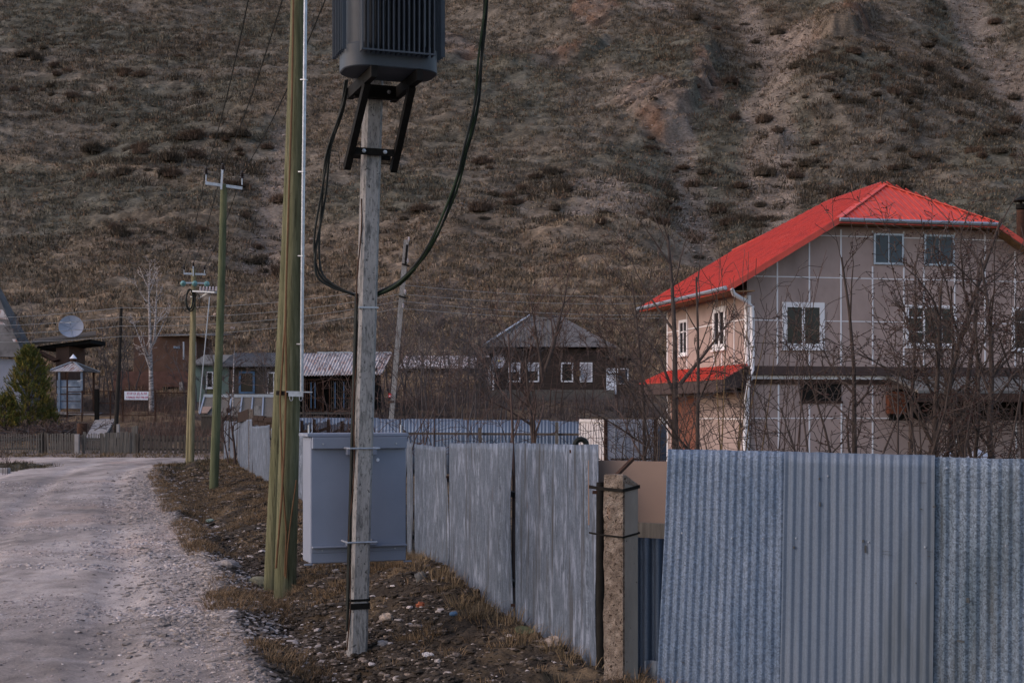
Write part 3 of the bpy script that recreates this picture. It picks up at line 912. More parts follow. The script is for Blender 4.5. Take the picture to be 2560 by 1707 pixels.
def ribs(width, pitch, amp, prof='trap'):
    def f(u, v):
        t = (u * width / pitch) % 1.0
        if prof == 'trap':
            return amp * (np.clip((np.abs(t - 0.5) - 0.10) / 0.28, 0, 1) - 0.5)
        return amp * 0.5 * np.cos(t * 2 * math.pi)
    return f

# ------------------------------------------------------------------ right fence of profiled zinc sheets
_fa = np.array((PX(1670, 9.55), 9.55)); _fb = np.array((PX(2560, 8.0), 8.0))


def fr_n(px):
    m = (px - 1280) / F; d = _fb - _fa
    t = (_fa[0] - m * _fa[1]) / (m * d[1] - d[0])
    return _fa[1] + d[1] * t



def fpt(px, z, off=0.0):
    d = fr_n(px) + off
    return np.array((PX(px, d), d, z))


rf = thing("profiled_sheet_fence", "tall fence of ribbed blue-grey zinc sheets along the right foreground", "fence", fpt(2100, -0.05))
for i, (bl, br, tl, tr, ztl, ztr, mat, pitch, off, lab) in enumerate([
        (1640, 1958, 1672, 1966, 1.752, 1.752, 'spangle', 0.062, 0.012, "spangled leaning sheet"),
        (1950, 2332, 1962, 2339, 1.752, 1.748, 'plainzinc', 0.060, 0.0, "smooth new sheet"),
        (2331, 2760, 2338, 2760, 1.737, 1.734, 'darkzinc', 0.063, 0.02, "dark mottled old sheet"), (2755, 3260, 2755, 3260, 1.75, 1.74, 'plainzinc', 0.060, 0.005, None)]):
    a, b = fpt(bl, -0.05, off), fpt(br, -0.05, off)
    w = np.linalg.norm(b - a)
    rb = ribs(w, pitch, 0.013)
    s_ = i * 10
    o = sheet("sheet", mt[mat], a, b, fpt(tl, ztl, off), fpt(tr, ztr, off), 340, 24,
              lambda u, v, rb=rb, s_=s_: rb(u, v) + 0.012 * (fbm(u * 3 + s_, v * 3, 7, 2) - 0.5), rf, 0.002,
              lambda u, s_=s_: 0.006 * (fbm(u * 12 + s_, u * 0, 8, 2) - 0.5))
    if lab: o["label"] = lab
q = MB()
for px, py in [(1705, 1332), (1830, 1345), (1908, 1346), (1990, 1345), (2172, 1355), (2313, 1367), (2367, 1170), (2515, 1364), (2070, 1190), (1797, 1652)]:
    d = fr_n(px) - 0.012
    q.lathe(P(px, py, d), [(0.007, 0.0), (0.006, 0.004), (0.002, 0.006)], 8, (0.2, -1, 0))
q.build("rivet", mt['rail'], rf)
q = MB()
for (px, py, w, h) in ((2164, 1372, .012, .09), (2158, 1352, .014, .03), (2212, 1377, .09, .003), (2212, 1385, .10, .003), (2306, 1206, .05, .004), (2303, 1272, .012, .012), (2336, 1266, .02, .02), (2322, 1378, .05, .004), (2322, 1390, .012, .008),
                       (1985, 1368, .012, .03), (2048, 1196, .01, .03), (2050, 1260, .008, .05), (2402, 1602, .045, .022), (2420, 1500, .02, .06), (1838, 1140, .2, .003), (1925, 1142, .2, .003), (1712, 1412, .012, .008), (1708, 1655, .016, .012), (2290, 1457, .006, .02)):
    d = fr_n(px) - 0.0085; p = P(px, py, d); q.bar(p - np.array((w / 2, -w * .85, 0)) * .6, p + np.array((w / 2, -w * .85, 0)) * .6, .003, h * .5)
o = q.build("scuff_marks", mt['scuff'], rf); o["kind"] = "stuff"
q = MB()
for px in (1950, 2340, 2700):
    p = fpt(px, -0.1, 0.09); q.box(p[0] - .03, p[0] + .03, p[1] - .03, p[1] + .03, -0.1, 1.55)
q.build("post", mt['rust'], rf)
q = MB()
q.bar(fpt(1690, 1.28, 0.05), fpt(2740, 1.28, 0.05), 0.04, 0.09); q.bar(fpt(1690, 0.3, 0.05), fpt(2740, 0.3, 0.05), 0.04, 0.09)
q.build("rail", mt['greywood'], rf)

# things seen in the gap between both fences
d0 = 10.05
g = thing("fence_gap_boarding", "dark gap closed by a beige board, old beam and corrugated sheet behind the post", "hoarding", (PX(1590, 10.3), 10.3, 0))
q = MB(); a = P(1484, 1150, 10.45); b = P(1700, 1153, 10.25)
q.prism([P(1470, 1150, 10.46), P(1700, 1154, 10.24), P(1700, 1312, 10.24), P(1470, 1312, 10.46)], (0.004, 0.02, 0))
q.build("board", mt['pinkboard'], g)
q = MB(); q.bar(P(1560, 1322, 10.22), P(1720, 1330, 10.12), 0.05, 0.105)
q.build("beam", mt['greywood'], g)
a, b = P(1560, 1650, 10.50), P(1720, 1650, 10.36)
a[2] = b[2] = -0.1
o = sheet("back_sheet", mt['plainzinc'], a, b, P(1560, 1320, 10.50), P(1720, 1320, 10.36), 110, 6, ribs(0.46, 0.082, 0.045), g, 0.002)
a, b = P(1612, 1650, 10.1), P(1680, 1652, 10.06)
o = sheet("low_sheet", mt['plainzinc'], (a[0], a[1], -0.1), (b[0], b[1], -0.1), a, b, 40, 4, ribs(0.2, 0.09, 0.02), g, 0.002)
q = MB(); q.tube([P(1503, 1205, 10.3), P(1502, 1400, 10.28), P(1503, 1720, 10.2)], 0.035, 10)
q.build("pipe", mt['blacksteel'], g, True)
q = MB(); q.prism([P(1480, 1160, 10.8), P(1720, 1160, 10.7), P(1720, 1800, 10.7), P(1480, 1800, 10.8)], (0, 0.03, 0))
q.build("gap_shade_sheet", mt['interior'], g)  # added near-black sheet stands in for the shade behind the gap

# rough concrete post with iron straps
pc = thing("concrete_post", "crumbling tan concrete post with rusty iron straps between the two metal fences", "post", (PX(1555, 9.75), 9.75, 0))
ex = np.array((PX(1548, 9.78), 9.78, 0.0))            # front vertical edge is at px 1557
fa = np.array((-0.80, 0.60, 0)); fb_ = np.array((0.86, 0.51, 0))
e0 = np.array((PX(1557, 9.66), 9.66, 0.0))


def postring(z, sc, jit):
    c = e0 + (fa * 0.155 + fb_ * 0.125) * 0.5
    pts = []
    for k in range(6): pts.append(e0 + fb_ * 0.125 * k / 5 * 1.0)
    for k in range(1, 6): pts.append(e0 + fb_ * 0.125 + fa * 0.155 * k / 5)
    for k in range(1, 6): pts.append(e0 + fa * 0.155 + fb_ * 0.125 * (1 - k / 5))
    for k in range(1, 5): pts.append(e0 + fa * 0.155 * (1 - k / 5))
    out = []
    for i, p in enumerate(pts):
        v = (p - c) * sc
        rough = 0.014 if i <= 5 else 0.045
        v = v * (1 + rough * 3.2 * (vnoise(np.array([i * 0.9]), np.array([z * 9.0]), 5)[0] + 0.6 * vnoise(np.array([i * 1.3]), np.array([z * 31.0]), 6)[0] - 0.8) * jit)
        q_ = c + v; out.append((q_[0], q_[1], z))
    return np.array(out)


zt = PZ(1186, 9.7)
V = []
zs = list(np.linspace(-0.15, zt - 0.03, 60)) + [zt - 0.005, zt]
for i, z in enumerate(zs):
    r_ = postring(z, 1.0 if i < 60 else (0.98 if i == 60 else 0.92), 1.0)
    if z > zt - 0.12:                                  # broken top corner on the right
        r_[:, 2] -= np.clip((r_[:, 0] - e0[0] - 0.02) * 0.8, 0, 0.06) * (z - zt + 0.12) / 0.12
    V.append(r_)
k = len(V[0])
fs = [(i * k + j, i * k + (j + 1) % k, (i + 1) * k + (j + 1) % k, (i + 1) * k + j) for i in range(len(V) - 1) for j in range(k)]
fs.append(tuple(range((len(V) - 1) * k, len(V) * k)))
build_np("rough_shaft", np.vstack(V), fs, mt['rough_concrete'], pc, smooth=False)
q = MB()
p0 = e0 + fb_ * 0.004 - fa * 0.0
q.prism([e0 + np.array((0.012, -0.004, -0.15)), e0 + fb_ * 0.122 + np.array((0, -0.006, -0.15)), e0 + fb_ * 0.122 + np.array((0, -0.006, zt - 0.09)), e0 + np.array((0.012, -0.004, zt - 0.06))], (0.004, 0.01, 0))
q.build("smooth_face", mt['smooth_concrete'], pc)
for (pz, w) in ((1222, 0.022), (1338, 0.012)):
    z = PZ(pz, 9.7)
    q = MB()
    pts = [e0 + fa * 0.25 + np.array((-0.02, 0.0, z + 0.01)), e0 + fa * 0.165 + np.array((-0.012, -0.006, z)), e0 + np.array((0, -0.016, z - 0.008)), e0 + fb_ * 0.135 + np.array((0.004, -0.006, z + 0.016)), e0 + fb_ * 0.14 + fa * 0.1 + np.array((0.006, 0, z + 0.016))]
    for i in range(4): q.bar(pts[i], pts[i + 1], 0.008, w)
    q.build("iron_strap", mt['blacksteel'], pc)
q = MB(); q.bar(P(1541, 1188, 9.8), P(1583, 1146, 9.95), 0.025, 0.02); q.build("rusty_bar", mt['rust'], pc)

# ------------------------------------------------------------------ left sheet metal fence
lf = thing("sheet_metal_fence", "weathered flat zinc sheet fence receding along the road", "fence", (fence_x(12.0), 12.0, 0.0))


def yfence(px):
    return 11770.0 / (px - 348.0)


def lpt(px, z, off=0.0):
    Yd = yfence(px)
    return np.array((PX(px, Yd) + off, Yd + off * 0.26, z))


def lz(px, py):
    return PZ(py, yfence(px))


spans = [  # px left, right, top y left, right, bottom extra, folds
    (1289, 1492, 1108, 1111, 2), (1123, 1279, 1107, 1109, 3), (1037, 1119, 1110, 1118, 2), (1018, 1030, 1104, 1108, 1), (985, 1014, 1102, 1106, 1), (900, 984, 1097, 1101, 2), (766, 892, 1092, 1096, 3),
    (747, 763, 1086, 1091, 1), (726, 745, 1083, 1086, 1), (678, 724, 1071, 1080, 2), (632, 675, 1066, 1062, 2), (594, 628, 1051, 1047, 2), (575, 591, 1054, 1053, 1), (560, 574, 1052, 1053, 1)]
for i, (xa, xb, ya, yb, nf) in enumerate(spans):
    a = lpt(xa, 0); b = lpt(xb, 0)
    za = gzf(a[0], a[1]) - 0.12; zb = gzf(b[0], b[1]) - 0.12
    tl = lpt(xa, lz(xa, ya)); tr = lpt(xb, lz(xb, yb))
    a[2] = za; b[2] = zb
    wd = np.linalg.norm(b - a)
    s_ = i * 17.3
    big = wd > 0.5

    def dsp(u, v, s_=s_, wd=wd):
        x_ = u * wd
        f = 0.020 * (fbm(x_ * 2.2 + s_, v * 0.35, 3, 3) - 0.5) + 0.0026 * np.sin(x_ * 2 * math.pi / 0.052 + 3 * vnoise(x_ * 3 + s_, v * 0, 5))
        f = f + 0.05 * (v - 0.4) ** 2 * (vnoise(u * 2 + s_, v * 2, 6) - 0.5)
        for c in (0.33, 0.52, 0.7, 0.86):                      # lap joints of the strips
            cc = c + 0.05 * math.sin(s_ + c * 9)
            f = f + (0.016 if big else 0.0) * sstep(-0.006, 0.006, u - cc) * (1 if math.sin(s_ * 3 + c * 20) > 0 else -1)
        f = f + 0.03 * sstep(0.96, 1.0, u) * np.sin(v * 5 + s_) * 0.5
        return f
    o = sheet("sheet", mt['galv'], a, b, tl, tr, 130 if big else 24, 26, dsp, lf, 0.0025,
              lambda u, s_=s_: 0.03 * (fbm(u * 4 + s_, u * 0, 18, 3) - 0.5))
for px, top in ((1284, 1120), (1033, 1108), (1121, 1124), (764, 1090), (676, 1068), (628, 1048), (1497, 1200), (895, 1098)):
    p = lpt(px, 0, 0.06)
    q = MB(); q.bar((p[0], p[1], gzf(p[0], p[1]) - 0.2), (p[0] + 0.01, p[1], PZ(top, p[1])), 0.05, 0.05, (0, 1, 0))
    q.build("post", mt['rust'], lf)
q = MB()
for z in (0.45, 1.25):
    q.bar(lpt(1490, z, 0.07), lpt(585, z + 0.1, 0.07), 0.04, 0.05)
q.build("rail", mt['darkwood'], lf)
q = MB()
for px, py in ((1283, 1512), (1120, 1192), (1430, 1128), (1488, 1230)):
    p = P(px, py, yfence(px) - 0.03); q.box(p[0] - .02, p[0] + .02, p[1] - .01, p[1] + .01, p[2] - .012, p[2] + .012)
q.build("bracket", mt['rust'], lf)

# old boards standing behind the far end of the fence
g = thing("board_fence", "dark brown board fence behind the far end of the zinc sheets", "fence", (PX(620, 46), 46, 0))
q = MB(); q.prism([P(594, 1032, 46.5), P(620, 1022, 44), P(620, 1050, 44), P(594, 1056, 46.5)], (0.1, 0.1, 0)); q.build("board", mt['deepbrown'], g)
for (xa, xb, ya, yb) in ((633, 646, 1038, 1062), (646, 661, 1039, 1066), (661, 682, 1043, 1066)):
    d = 41 - (xa - 633) * 0.05
    q = MB(); q.prism([P(xa, ya, d), P(xb - 1, ya + 1, d - .6), P(xb - 1, yb, d - .6), P(xa, yb, d)], (0.06, 0.06, 0)); q.build("board", mt['deepbrown'], g)
    q = MB(); q.bar(P(xa, ya + 9, d - .1), P(xb - 1, ya + 10, d - .7), 0.05, 0.07); q.build("batten", mt['deepbrown'], g)
q = MB(); p = P(627, 1022, 43); q.box(p[0] - .07, p[0] + .07, p[1], p[1] + .14, 0.0, p[2]); q.build("concrete_stake", mt['rough_concrete'], g)
p = P(643, 1014, 47); q = MB(); q.box(p[0] - .1, p[0] + .1, p[1], p[1] + .12, 0.0, p[2]); o = q.build("pale_stake", mt['concrete'], g)

# ------------------------------------------------------------------ near concrete pole, transformer, cabinet
A_ = np.array((0.33, -0.944, 0)); B_ = np.array((0.944, 0.33, 0))
D1 = 11.95
b0 = P(891, 1640, D1); b0[2] = gzf(b0[0], b0[1]) - 0.1
b1 = P(931, 271, D1); b2 = b0 + (b1 - b0) * 1.22
pole = thing("utility_pole", "grey concrete utility pole carrying the transformer, nearest to the road", "utility pole", b0)
hw = 0.076
q = MB()
rings = []
for p, w in ((b0, hw * 1.02), (b1, hw * 0.98), (b2, hw * 0.96)):
    ch = 0.022
    for (a, b) in ((-w, -w + ch), (-w + ch, -w), (w - ch, -w), (w, -w + ch), (w, w - ch), (w - ch, w), (-w + ch, w), (-w, w - ch)):
        rings.append(p + B_ * a - A_ * b)
n = 8
q.add(rings, [(i * n + j, i * n + (j + 1) % n, (i + 1) * n + (j + 1) % n, (i + 1) * n + j) for i in range(2) for j in range(n)] + [tuple(range(16, 24))])
q.build("shaft", mt['concrete'], pole)
up_ = (b1 - b0) / np.linalg.norm(b1 - b0)


def onpole(py):
    t = (py - 1640) / (271 - 1640.0)
    return b0 + (b1 - b0) * ((PZ(py, D1) - b0[2]) / (b1[2] - b0[2]))


for py, mat, h in ((770, 'rail', 0.014), (1512, 'blacksteel', 0.05), (1497, 'blacksteel', 0.02)):
    f = Fr(onpole(py), B_, -A_, up_); q = MB(); w = hw + 0.006
    q.box(-w, w, -w, -w + .006, -h / 2, h / 2, f); q.box(-w, w, w - .006, w, -h / 2, h / 2, f)
    q.box(-w, -w + .006, -w + .007, w - .007, -h / 2, h / 2, f); q.box(w - .006, w, -w + .007, w - .007, -h / 2, h / 2, f)
    q.build("band", mt[mat], pole)
q = MB()
pts = [onpole(y) - B_ * (hw + 0.012 + 0.012 * math.sin(y * .02)) + A_ * (0.04 + 0.02 * math.sin(y * .013)) for y in range(500, 1660, 40)]
q.tube(pts, 0.006, 6); q.build("earth_wire", mt['rust'], pole, True)
q = MB()
pts = [onpole(y) - B_ * (hw + 0.016) + A_ * (0.015 + 0.01 * math.sin(y * .01)) for y in range(735, 1600, 60)]
q.tube(pts, 0.012, 8)
pts = [onpole(y) - B_ * (hw + 0.014) - A_ * (0.02) for y in range(735, 1520, 60)]
q.tube(pts, 0.012, 8); q.build("riser_cable", mt['rubber'], pole, True)

# bracket of black channel steel
br = []
bracket = thing("transformer_bracket", "black steel bracket holding the transformer on the concrete pole", "bracket", onpole(390))
q = MB()
armz = PZ(238, 11.97)
pc0 = onpole(238)
L1 = []
for sgn in (-1, 1):
    back = pc0 + B_ * sgn * 0.185 - A_ * 0.05; back[2] = armz
    front = back + A_ * 0.86
    q2 = MB(); q2.bar(back, front, 0.05, 0.09); q2.build("arm", mt['blacksteel'], bracket)
    low = onpole(392) + B_ * sgn * (0.20) - A_ * 0.03; low[2] -= 0.10
    top = back + A_ * 0.62 + np.array((0, 0, -0.04))
    q2 = MB(); q2.bar(low, top, 0.055, 0.06); q2.build("strut", mt['blacksteel'], bracket)
lowc = onpole(385)
q2 = MB(); q2.bar(lowc - B_ * 0.19 + A_ * 0.10, lowc + B_ * 0.19 + A_ * 0.10, 0.03, 0.055); q2.bar(lowc - B_ * 0.19 - A_ * 0.10, lowc + B_ * 0.19 - A_ * 0.10, 0.03, 0.055)
q2.build("cross_bar", mt['blacksteel'], bracket)
pc1 = pc0.copy(); pc1[2] = armz - 0.005
q2 = MB(); q2.bar(pc1 - B_ * 0.185 + A_ * 0.12, pc1 + B_ * 0.185 + A_ * 0.12, 0.06, 0.11); q2.build("cross_bar", mt['blacksteel'], bracket)
for s_ in (-0.09, 0.09):
    q2 = MB(); q2.lathe(lowc + B_ * s_ + A_ * 0.116, [(0.017, 0), (0.017, 0.012), (0.009, 0.013), (0.009, 0.03)], 6, A_); q2.build("bolt", mt['rail'], bracket)
q2 = MB(); q2.lathe(pc1 + B_ * 0.1 + A_ * 0.152, [(0.017, 0), (0.017, 0.012), (0.009, 0.013), (0.009, 0.03)], 6, A_); q2.build("bolt", mt['rail'], bracket)

tz = armz + 0.05
tcen = pc0 + A_ * 0.53; tcen[2] = tz
tf = thing("transformer", "dark grey finned oil transformer mounted high on the concrete pole", "transformer", tcen)
f = Fr(tcen, B_, -A_)


def rrect(hx, hy, r, n=8):
    out = []
    for cx, cy, a0 in ((hx - r, hy - r, 0), (-hx + r, hy - r, 90), (-hx + r, -hy + r, 180), (hx - r, -hy + r, 270)):
        for k in range(n + 1):
            t = math.radians(a0 + 90 * k / n); out.append((cx + r * math.cos(t), cy + r * math.sin(t)))
    return out


q = MB()
ring = rrect(0.385, 0.24, 0.19)
q.prism([f(a, b, 0.0) for a, b in ring], (0, 0, 0.19)); q.build("tank_base", mt['grey_enamel'], tf, True, 0.008)
q = MB(); q.prism([f(a * 0.86, b * 0.86, 0.192) for a, b in ring], (0, 0, 0.94)); q.build("tank", mt['grey_enamel'], tf, True)
q = MB()
for k in range(15):
    a = -0.29 + k * 0.58 / 14
    for s_ in (-1, 1):
        q.box(a - 0.004, a + 0.004, s_ * 0.242 if s_ > 0 else -0.335, 0.335 if s_ > 0 else -0.242, 0.10, 1.08, f)
for k in range(7):
    b = -0.18 + k * 0.06
    for s_ in (-1, 1):
        q.box(0.387 if s_ > 0 else -0.42, 0.42 if s_ > 0 else -0.387, b - 0.004, b + 0.004, 0.13, 1.08, f)
q.build("cooling_fins", mt['grey_enamel'], tf)
q = MB()
for s_ in (-1, 1):
    q = MB(); q.box(-0.30, 0.30, s_ * 0.338 - 0.005, s_ * 0.338 + 0.005, 0.096, 0.11, f); q.build("fin_tie_bar", mt['grey_enamel'], tf)
q = MB(); q.prism([f(a * 1.05, b * 1.1, 1.135) for a, b in rrect(0.385, 0.24, 0.06)], (0, 0, 0.03)); q.build("lid", mt['grey_enamel'], tf)
for k in (-0.22, 0, 0.22):
    q = MB(); q.lathe(f(k, 0, 1.165), [(0.05, 0), (0.05, 0.05), (0.075, 0.06), (0.04, 0.1), (0.07, 0.12), (0.035, 0.16), (0.06, 0.18), (0.02, 0.3)], 12); q.build("bushing", mt['porcelain'], tf, True)

# cable loops
def cable(name, lab, ctrl, n, r, mat, sprd):
    """smooth strands through control points (px,py,d)"""
    c = np.array([P(*k) for k in ctrl])
    t = np.arange(len(c)); tt = np.linspace(0, len(c) - 1, 44)

    def cr(ts):
        out = []
        for s in ts:
            i = min(int(s), len(c) - 2); u = s - i
            p0 = c[max(i - 1, 0)]; p1 = c[i]; p2 = c[i + 1]; p3 = c[min(i + 2, len(c) - 1)]
            out.append(0.5 * ((2 * p1) + (-p0 + p2) * u + (2 * p0 - 5 * p1 + 4 * p2 - p3) * u * u + (-p0 + 3 * p1 - 3 * p2 + p3) * u ** 3))
        return np.array(out)
    base = cr(tt)
    th = thing(name, lab, "cable", base[np.argmin(base[:, 2])])
    for k in range(n):
        w = np.stack([np.sin(tt * 1.3 + k * 2.1), np.cos(tt * 1.1 + k * 1.7), np.sin(tt * .9 + k * 3)], -1) * sprd * np.sin(np.pi * np.linspace(0.12, 0.88, 44))[:, None]
        q = MB(); q.tube(base + w, r, 7)
        q.build("strand", mt[mat[k % len(mat)]], th, True)
    return th


cable("power_cable", "black cables looping down from the transformer's left side to the pole", [(866, 200, 11.9), (856, 270, 11.9), (822, 380, 11.95), (806, 500, 12.0), (791, 610, 12.0), (797, 680, 12.0), (830, 712, 12.0), (884, 736, 11.98), (905, 745, 12.06)], 3, 0.010, ['rubber'], 0.022)
cable("power_cable", "green-black cables sweeping from the pole up out of the frame at right", [(925, 745, 12.06), (944, 735, 11.98), (1005, 700, 11.9), (1070, 625, 11.8), (1128, 500, 11.7), (1163, 380, 11.6), (1190, 260, 11.5), (1203, 130, 11.4), (1215, 0, 11.3), (1220, -120, 11.2)], 4, 0.010, ['rubber', 'greencable'], 0.020)

# metal cabinet
cc = P(897, 1410, 12.42)
cf = Fr((PX(776, 12.07), 12.07, PZ(1409, 12.07)), B_, -A_)
W_, H_, DD = 0.838, 1.076, 0.34
cb = thing("switch_cabinet", "blue-grey steel cabinet strapped to the back of the concrete pole", "cabinet", cf(W_ / 2, DD / 2, 0))
q = MB(); q.box(0, W_, 0, DD, 0, H_, cf); q.build("body", mt['cabinet'], cb, bevel=0.008)
q = MB(); q.box(-0.03, W_ + 0.02, -0.015, DD + 0.03, H_, H_ + 0.03, cf); q.build("roof", mt['cabinet'], cb, bevel=0.005)
q = MB(); q.box(0.01, W_ - 0.005, -0.05, -0.002, H_ - 0.10, H_ - 0.003, cf); q.box(0.30, 0.56, -0.075, -0.002, H_ - 0.155, H_ - 0.102, cf)
q.build("upper_rail", mt['cabinet'], cb, bevel=0.003)
q = MB(); q.box(0.01, W_ - 0.005, -0.055, -0.002, 0.135, 0.147, cf); q.box(0.01, W_ - 0.005, -0.006, -0.002, 0.09, 0.134, cf); q.box(0.30, 0.56, -0.07, -0.002, 0.149, 0.19, cf)
q.build("lower_rail", mt['cabinet'], cb, bevel=0.002)
for a, z in ((0.10, H_ - 0.06), (W_ - 0.10, H_ - 0.06), (0.10, 0.11), (W_ - 0.10, 0.11), (0.585, H_ - 0.20)):
    big = z == H_ - 0.20
    q = MB(); q.lathe(cf(a, -0.051 if z > 0.5 and not big else -0.003, z), [(0.016 if big else 0.008, 0), (0.014 if big else 0.007, 0.006)], 10, A_); q.build("bolt", mt['rail' if not big else 'signwhite'], cb)
for a in (0.005, W_ - 0.02):
    q = MB(); q.tube([cf(a, 0.1, H_ + 0.03), cf(a, 0.1, H_ + 0.10)], 0.008, 8); q.build("lifting_pin", mt['rail'], cb, True)
for a0, a1 in ((-0.05, 0.02), (W_ - 0.02, W_ + 0.05)):
    q = MB(); q.box(a0, a1, 0.0, 0.03, -0.012, -0.002, cf); q.build("foot_lug", mt['cabinet'], cb)
for py in (1120, 1353):
    f = Fr(onpole(py), B_, -A_); q = MB()
    q.tube([f(-0.125, 0.14, 0), f(-0.125, -hw - .012, 0), f(0.125, -hw - .012, 0), f(0.125, 0.14, 0)], 0.008, 8)
    q.build("clamp_rod", mt['rail'], cb, False)

# ------------------------------------------------------------------ wooden poles


def wpole(parent, name, base, top, r0, r1, mat, n=16):
    k = 14
    pts = np.array([np.array(base) + (np.array(top) - np.array(base)) * t for t in np.linspace(0, 1, k)])
    pts[:, 0] += 0.012 * np.sin(np.linspace(0, 5, k) + r0 * 40)
    q = MB(); q.tube(pts, np.linspace(r0, r1, k), n)
    return q.build(name, mt[mat], parent, True)


def seat(p):
    p = np.array(p, float); p[2] = gzf(p[0], p[1]) - 0.1; return p


D2 = 16.4
b = seat(P(714, 1450, D2)); tp = P(746, -60, D2)
big = thing("utility_pole", "thick green wooden pole pair beside the cabinet, nearest wooden pole", "utility pole", b)
wpole(big, "main_post", b, tp, 0.130, 0.076, 'greenwood', 24)
bb = seat(P(684, 1430, 17.1)); bt = P(741, 120, 16.66)
wpole(big, "brace_post", bb, bt, 0.115, 0.085, 'greenwood', 20)
q = MB(); q.tube([P(x, y, 16.2) for x, y in ((690, 1420), (704, 1250), (712, 1100), (716, 950), (714, 820), (716, 700), (722, 500), (730, 250), (734, -20))], 0.012, 6); q.build("cable", mt['brownwire'], big, True)
q = MB(); q.tube([P(x, y, 16.25) for x, y in ((712, 1440), (716, 1330), (706, 1200), (700, 1000), (713, 800), (717, 650))], 0.010, 6); q.build("cable", mt['brownwire'], big, True)
q = MB(); q.tube([P(x, y, 16.22) for x, y in ((741, 1200), (728, 1290), (718, 1380), (715, 1445))], 0.008, 6); q.build("cable", mt['brownwire'], big, True)
q = MB(); q.tube([P(754, 985, 16.3), P(755, 760, 16.3), P(758, 480, 16.3), P(761, 240, 16.3), P(764, -40, 16.3)], 0.021, 10); q.build("steel_conduit", mt['rail'], big, True)
for y, x in ((430, 757), (640, 756), (200, 762), (860, 753)):
    q = MB(); q.bar(P(x - 9, y, 16.32), P(x + 4, y, 16.285), 0.045, 0.012); q.build("conduit_clip", mt['rail'], big)
q = MB(); q.bar(P(692, 982, 16.3), P(742, 983, 16.2), 0.03, 0.05); q.build("cross_strap", mt['blacksteel'], big)
q = MB(); q.bar(P(722, 984, 16.12), P(758, 985, 16.12), 0.06, 0.06); q.bar(P(716, 979, 16.1), P(781, 980, 16.1), 0.03, 0.012); q.build("clamp_block", mt['rail'], big)
for x in (728, 752):
    q = MB(); c = P(x, 995, 16.1); q.tube([c + np.array((math.cos(t) * .018, 0, math.sin(t) * .03)) for t in np.linspace(0, 6.28, 12)], 0.004, 5); q.build("ring", mt['rail'], big, True)


def insulator(parent, c, r, h, mat='porcelain', pin=0.1):
    q = MB()
    q.lathe(c, [(r * .5, 0), (r, h * .08), (r * .95, h * .16), (r * .5, h * .2), (r * .9, h * .38), (r * .5, h * .46), (r * .8, h * .64), (r * .5, h * .7), (r * .6, h * .85), (r * .3, h)], 12)
    q.build("insulator", mt[mat], parent, True)
    q = MB(); q.tube([c - np.array((0, 0, pin)), c], r * 0.22, 6); q.build("pin", mt['rail'], parent)


def crossarm(parent, pl, pr, h, mat='rail'):
    q = MB(); q.bar(pl, pr, 0.07, h); q.build("cross_arm", mt[mat], parent)


D3 = 36.0
b = seat(P(535, 1235, D3)); tp = P(560, 462, D3)
p2 = thing("utility_pole", "green wooden pole with one steel cross-arm, second along the road", "utility pole", b)
wpole(p2, "post", b, tp, 0.118, 0.085, 'mossgreen', 16)
crossarm(p2, P(513, 458, D3 - .1), P(606, 471, D3 + .05), 0.075)
q = MB(); q.bar(P(553, 474, D3 - .15), P(556, 425, D3 - .15), 0.035, 0.05); q.build("top_bracket", mt['rail'], p2)
for px, py, pin in ((515, 437, .17), (557, 427, .05), (605, 446, .17)):
    insulator(p2, P(px, py, D3 - .1), 0.062, 0.185, pin=pin)

D4 = 51.5
b = seat(P(479, 1165, D4)); tp = P(484, 672, D4)
p3 = thing("utility_pole", "pale yellow double wooden pole with glass insulators, farthest by the road bend", "utility pole", b)
wpole(p3, "main_post", b, tp, 0.11, 0.085, 'yellowwood', 14)
wpole(p3, "brace_post", seat(P(470, 1160, D4 + .5)), P(481, 760, D4 + .1), 0.095, 0.08, 'yellowwood', 12)
crossarm(p3, P(459, 684, D4 - .1), P(514, 686, D4 + .05), 0.07)
crossarm(p3, P(460, 707, D4 - .1), P(514, 708, D4 + .05), 0.06)
q = MB(); q.bar(P(483, 690, D4 - .15), P(483, 666, D4 - .15), 0.04, 0.05); q.build("top_bracket", mt['rail'], p3)
for px, py, pin in ((460, 674, .12), (483, 666, .05), (511, 675, .12)):
    insulator(p3, P(px, py, D4 - .1), 0.058, 0.15, pin=pin)
for px, py in ((458, 709), (487, 709), (517, 710)):
    q = MB(); q.lathe(P(px, py, D4 - .12), [(0.05, 0), (0.105, 0.015), (0.095, 0.04), (0.03, 0.10), (0.03, 0.14)], 14, (0, -1, 0.1)); q.build("glass_insulator", mt['glassgreen'], p3, True)
q = MB(); q.bar(P(490, 729, D4), P(545, 732, D4 - .3), 0.5, 0.05); q.build("platform", mt['rail'], p3)
q = MB(); q.bar(P(496, 746, D4), P(522, 730, D4 - .3), 0.04, 0.05); q.build("platform_brace", mt['rail'], p3)
for px in (501, 509, 517, 525, 533, 541):
    insulator(p3, P(px, 727, D4 - .3), 0.055, 0.16, 'whiteporc', 0.02)
for k, (cx, r, hh) in enumerate(((474, .12, .36), (476, .16, .38), (494, .09, .28), (470, .22, .34))):
    q = MB(); c = P(cx, 748 + k * 3, D4 - .16); q.tube([c + np.array((math.cos(t) * r, 0.02 * math.sin(3 * t), math.sin(t) * hh)) for t in np.linspace(0, 6.28, 22)], 0.028 if k < 2 else 0.012, 6)
    q.build("cable_coil", mt['rubber'], p3, True)
for py in (729, 743):
    q = MB(); q.lathe(P(482.5, py, D4), [(0.098, 0), (0.098, 0.03)], 14); q.build("band", mt['rail'], p3)
q = MB(); q.tube([P(524, 742, D4 - .3), P(510, 890, D4 - .3), P(497, 1032, D4 - .2)], 0.02, 6); q.build("steel_conduit", mt['rail'], p3, True)

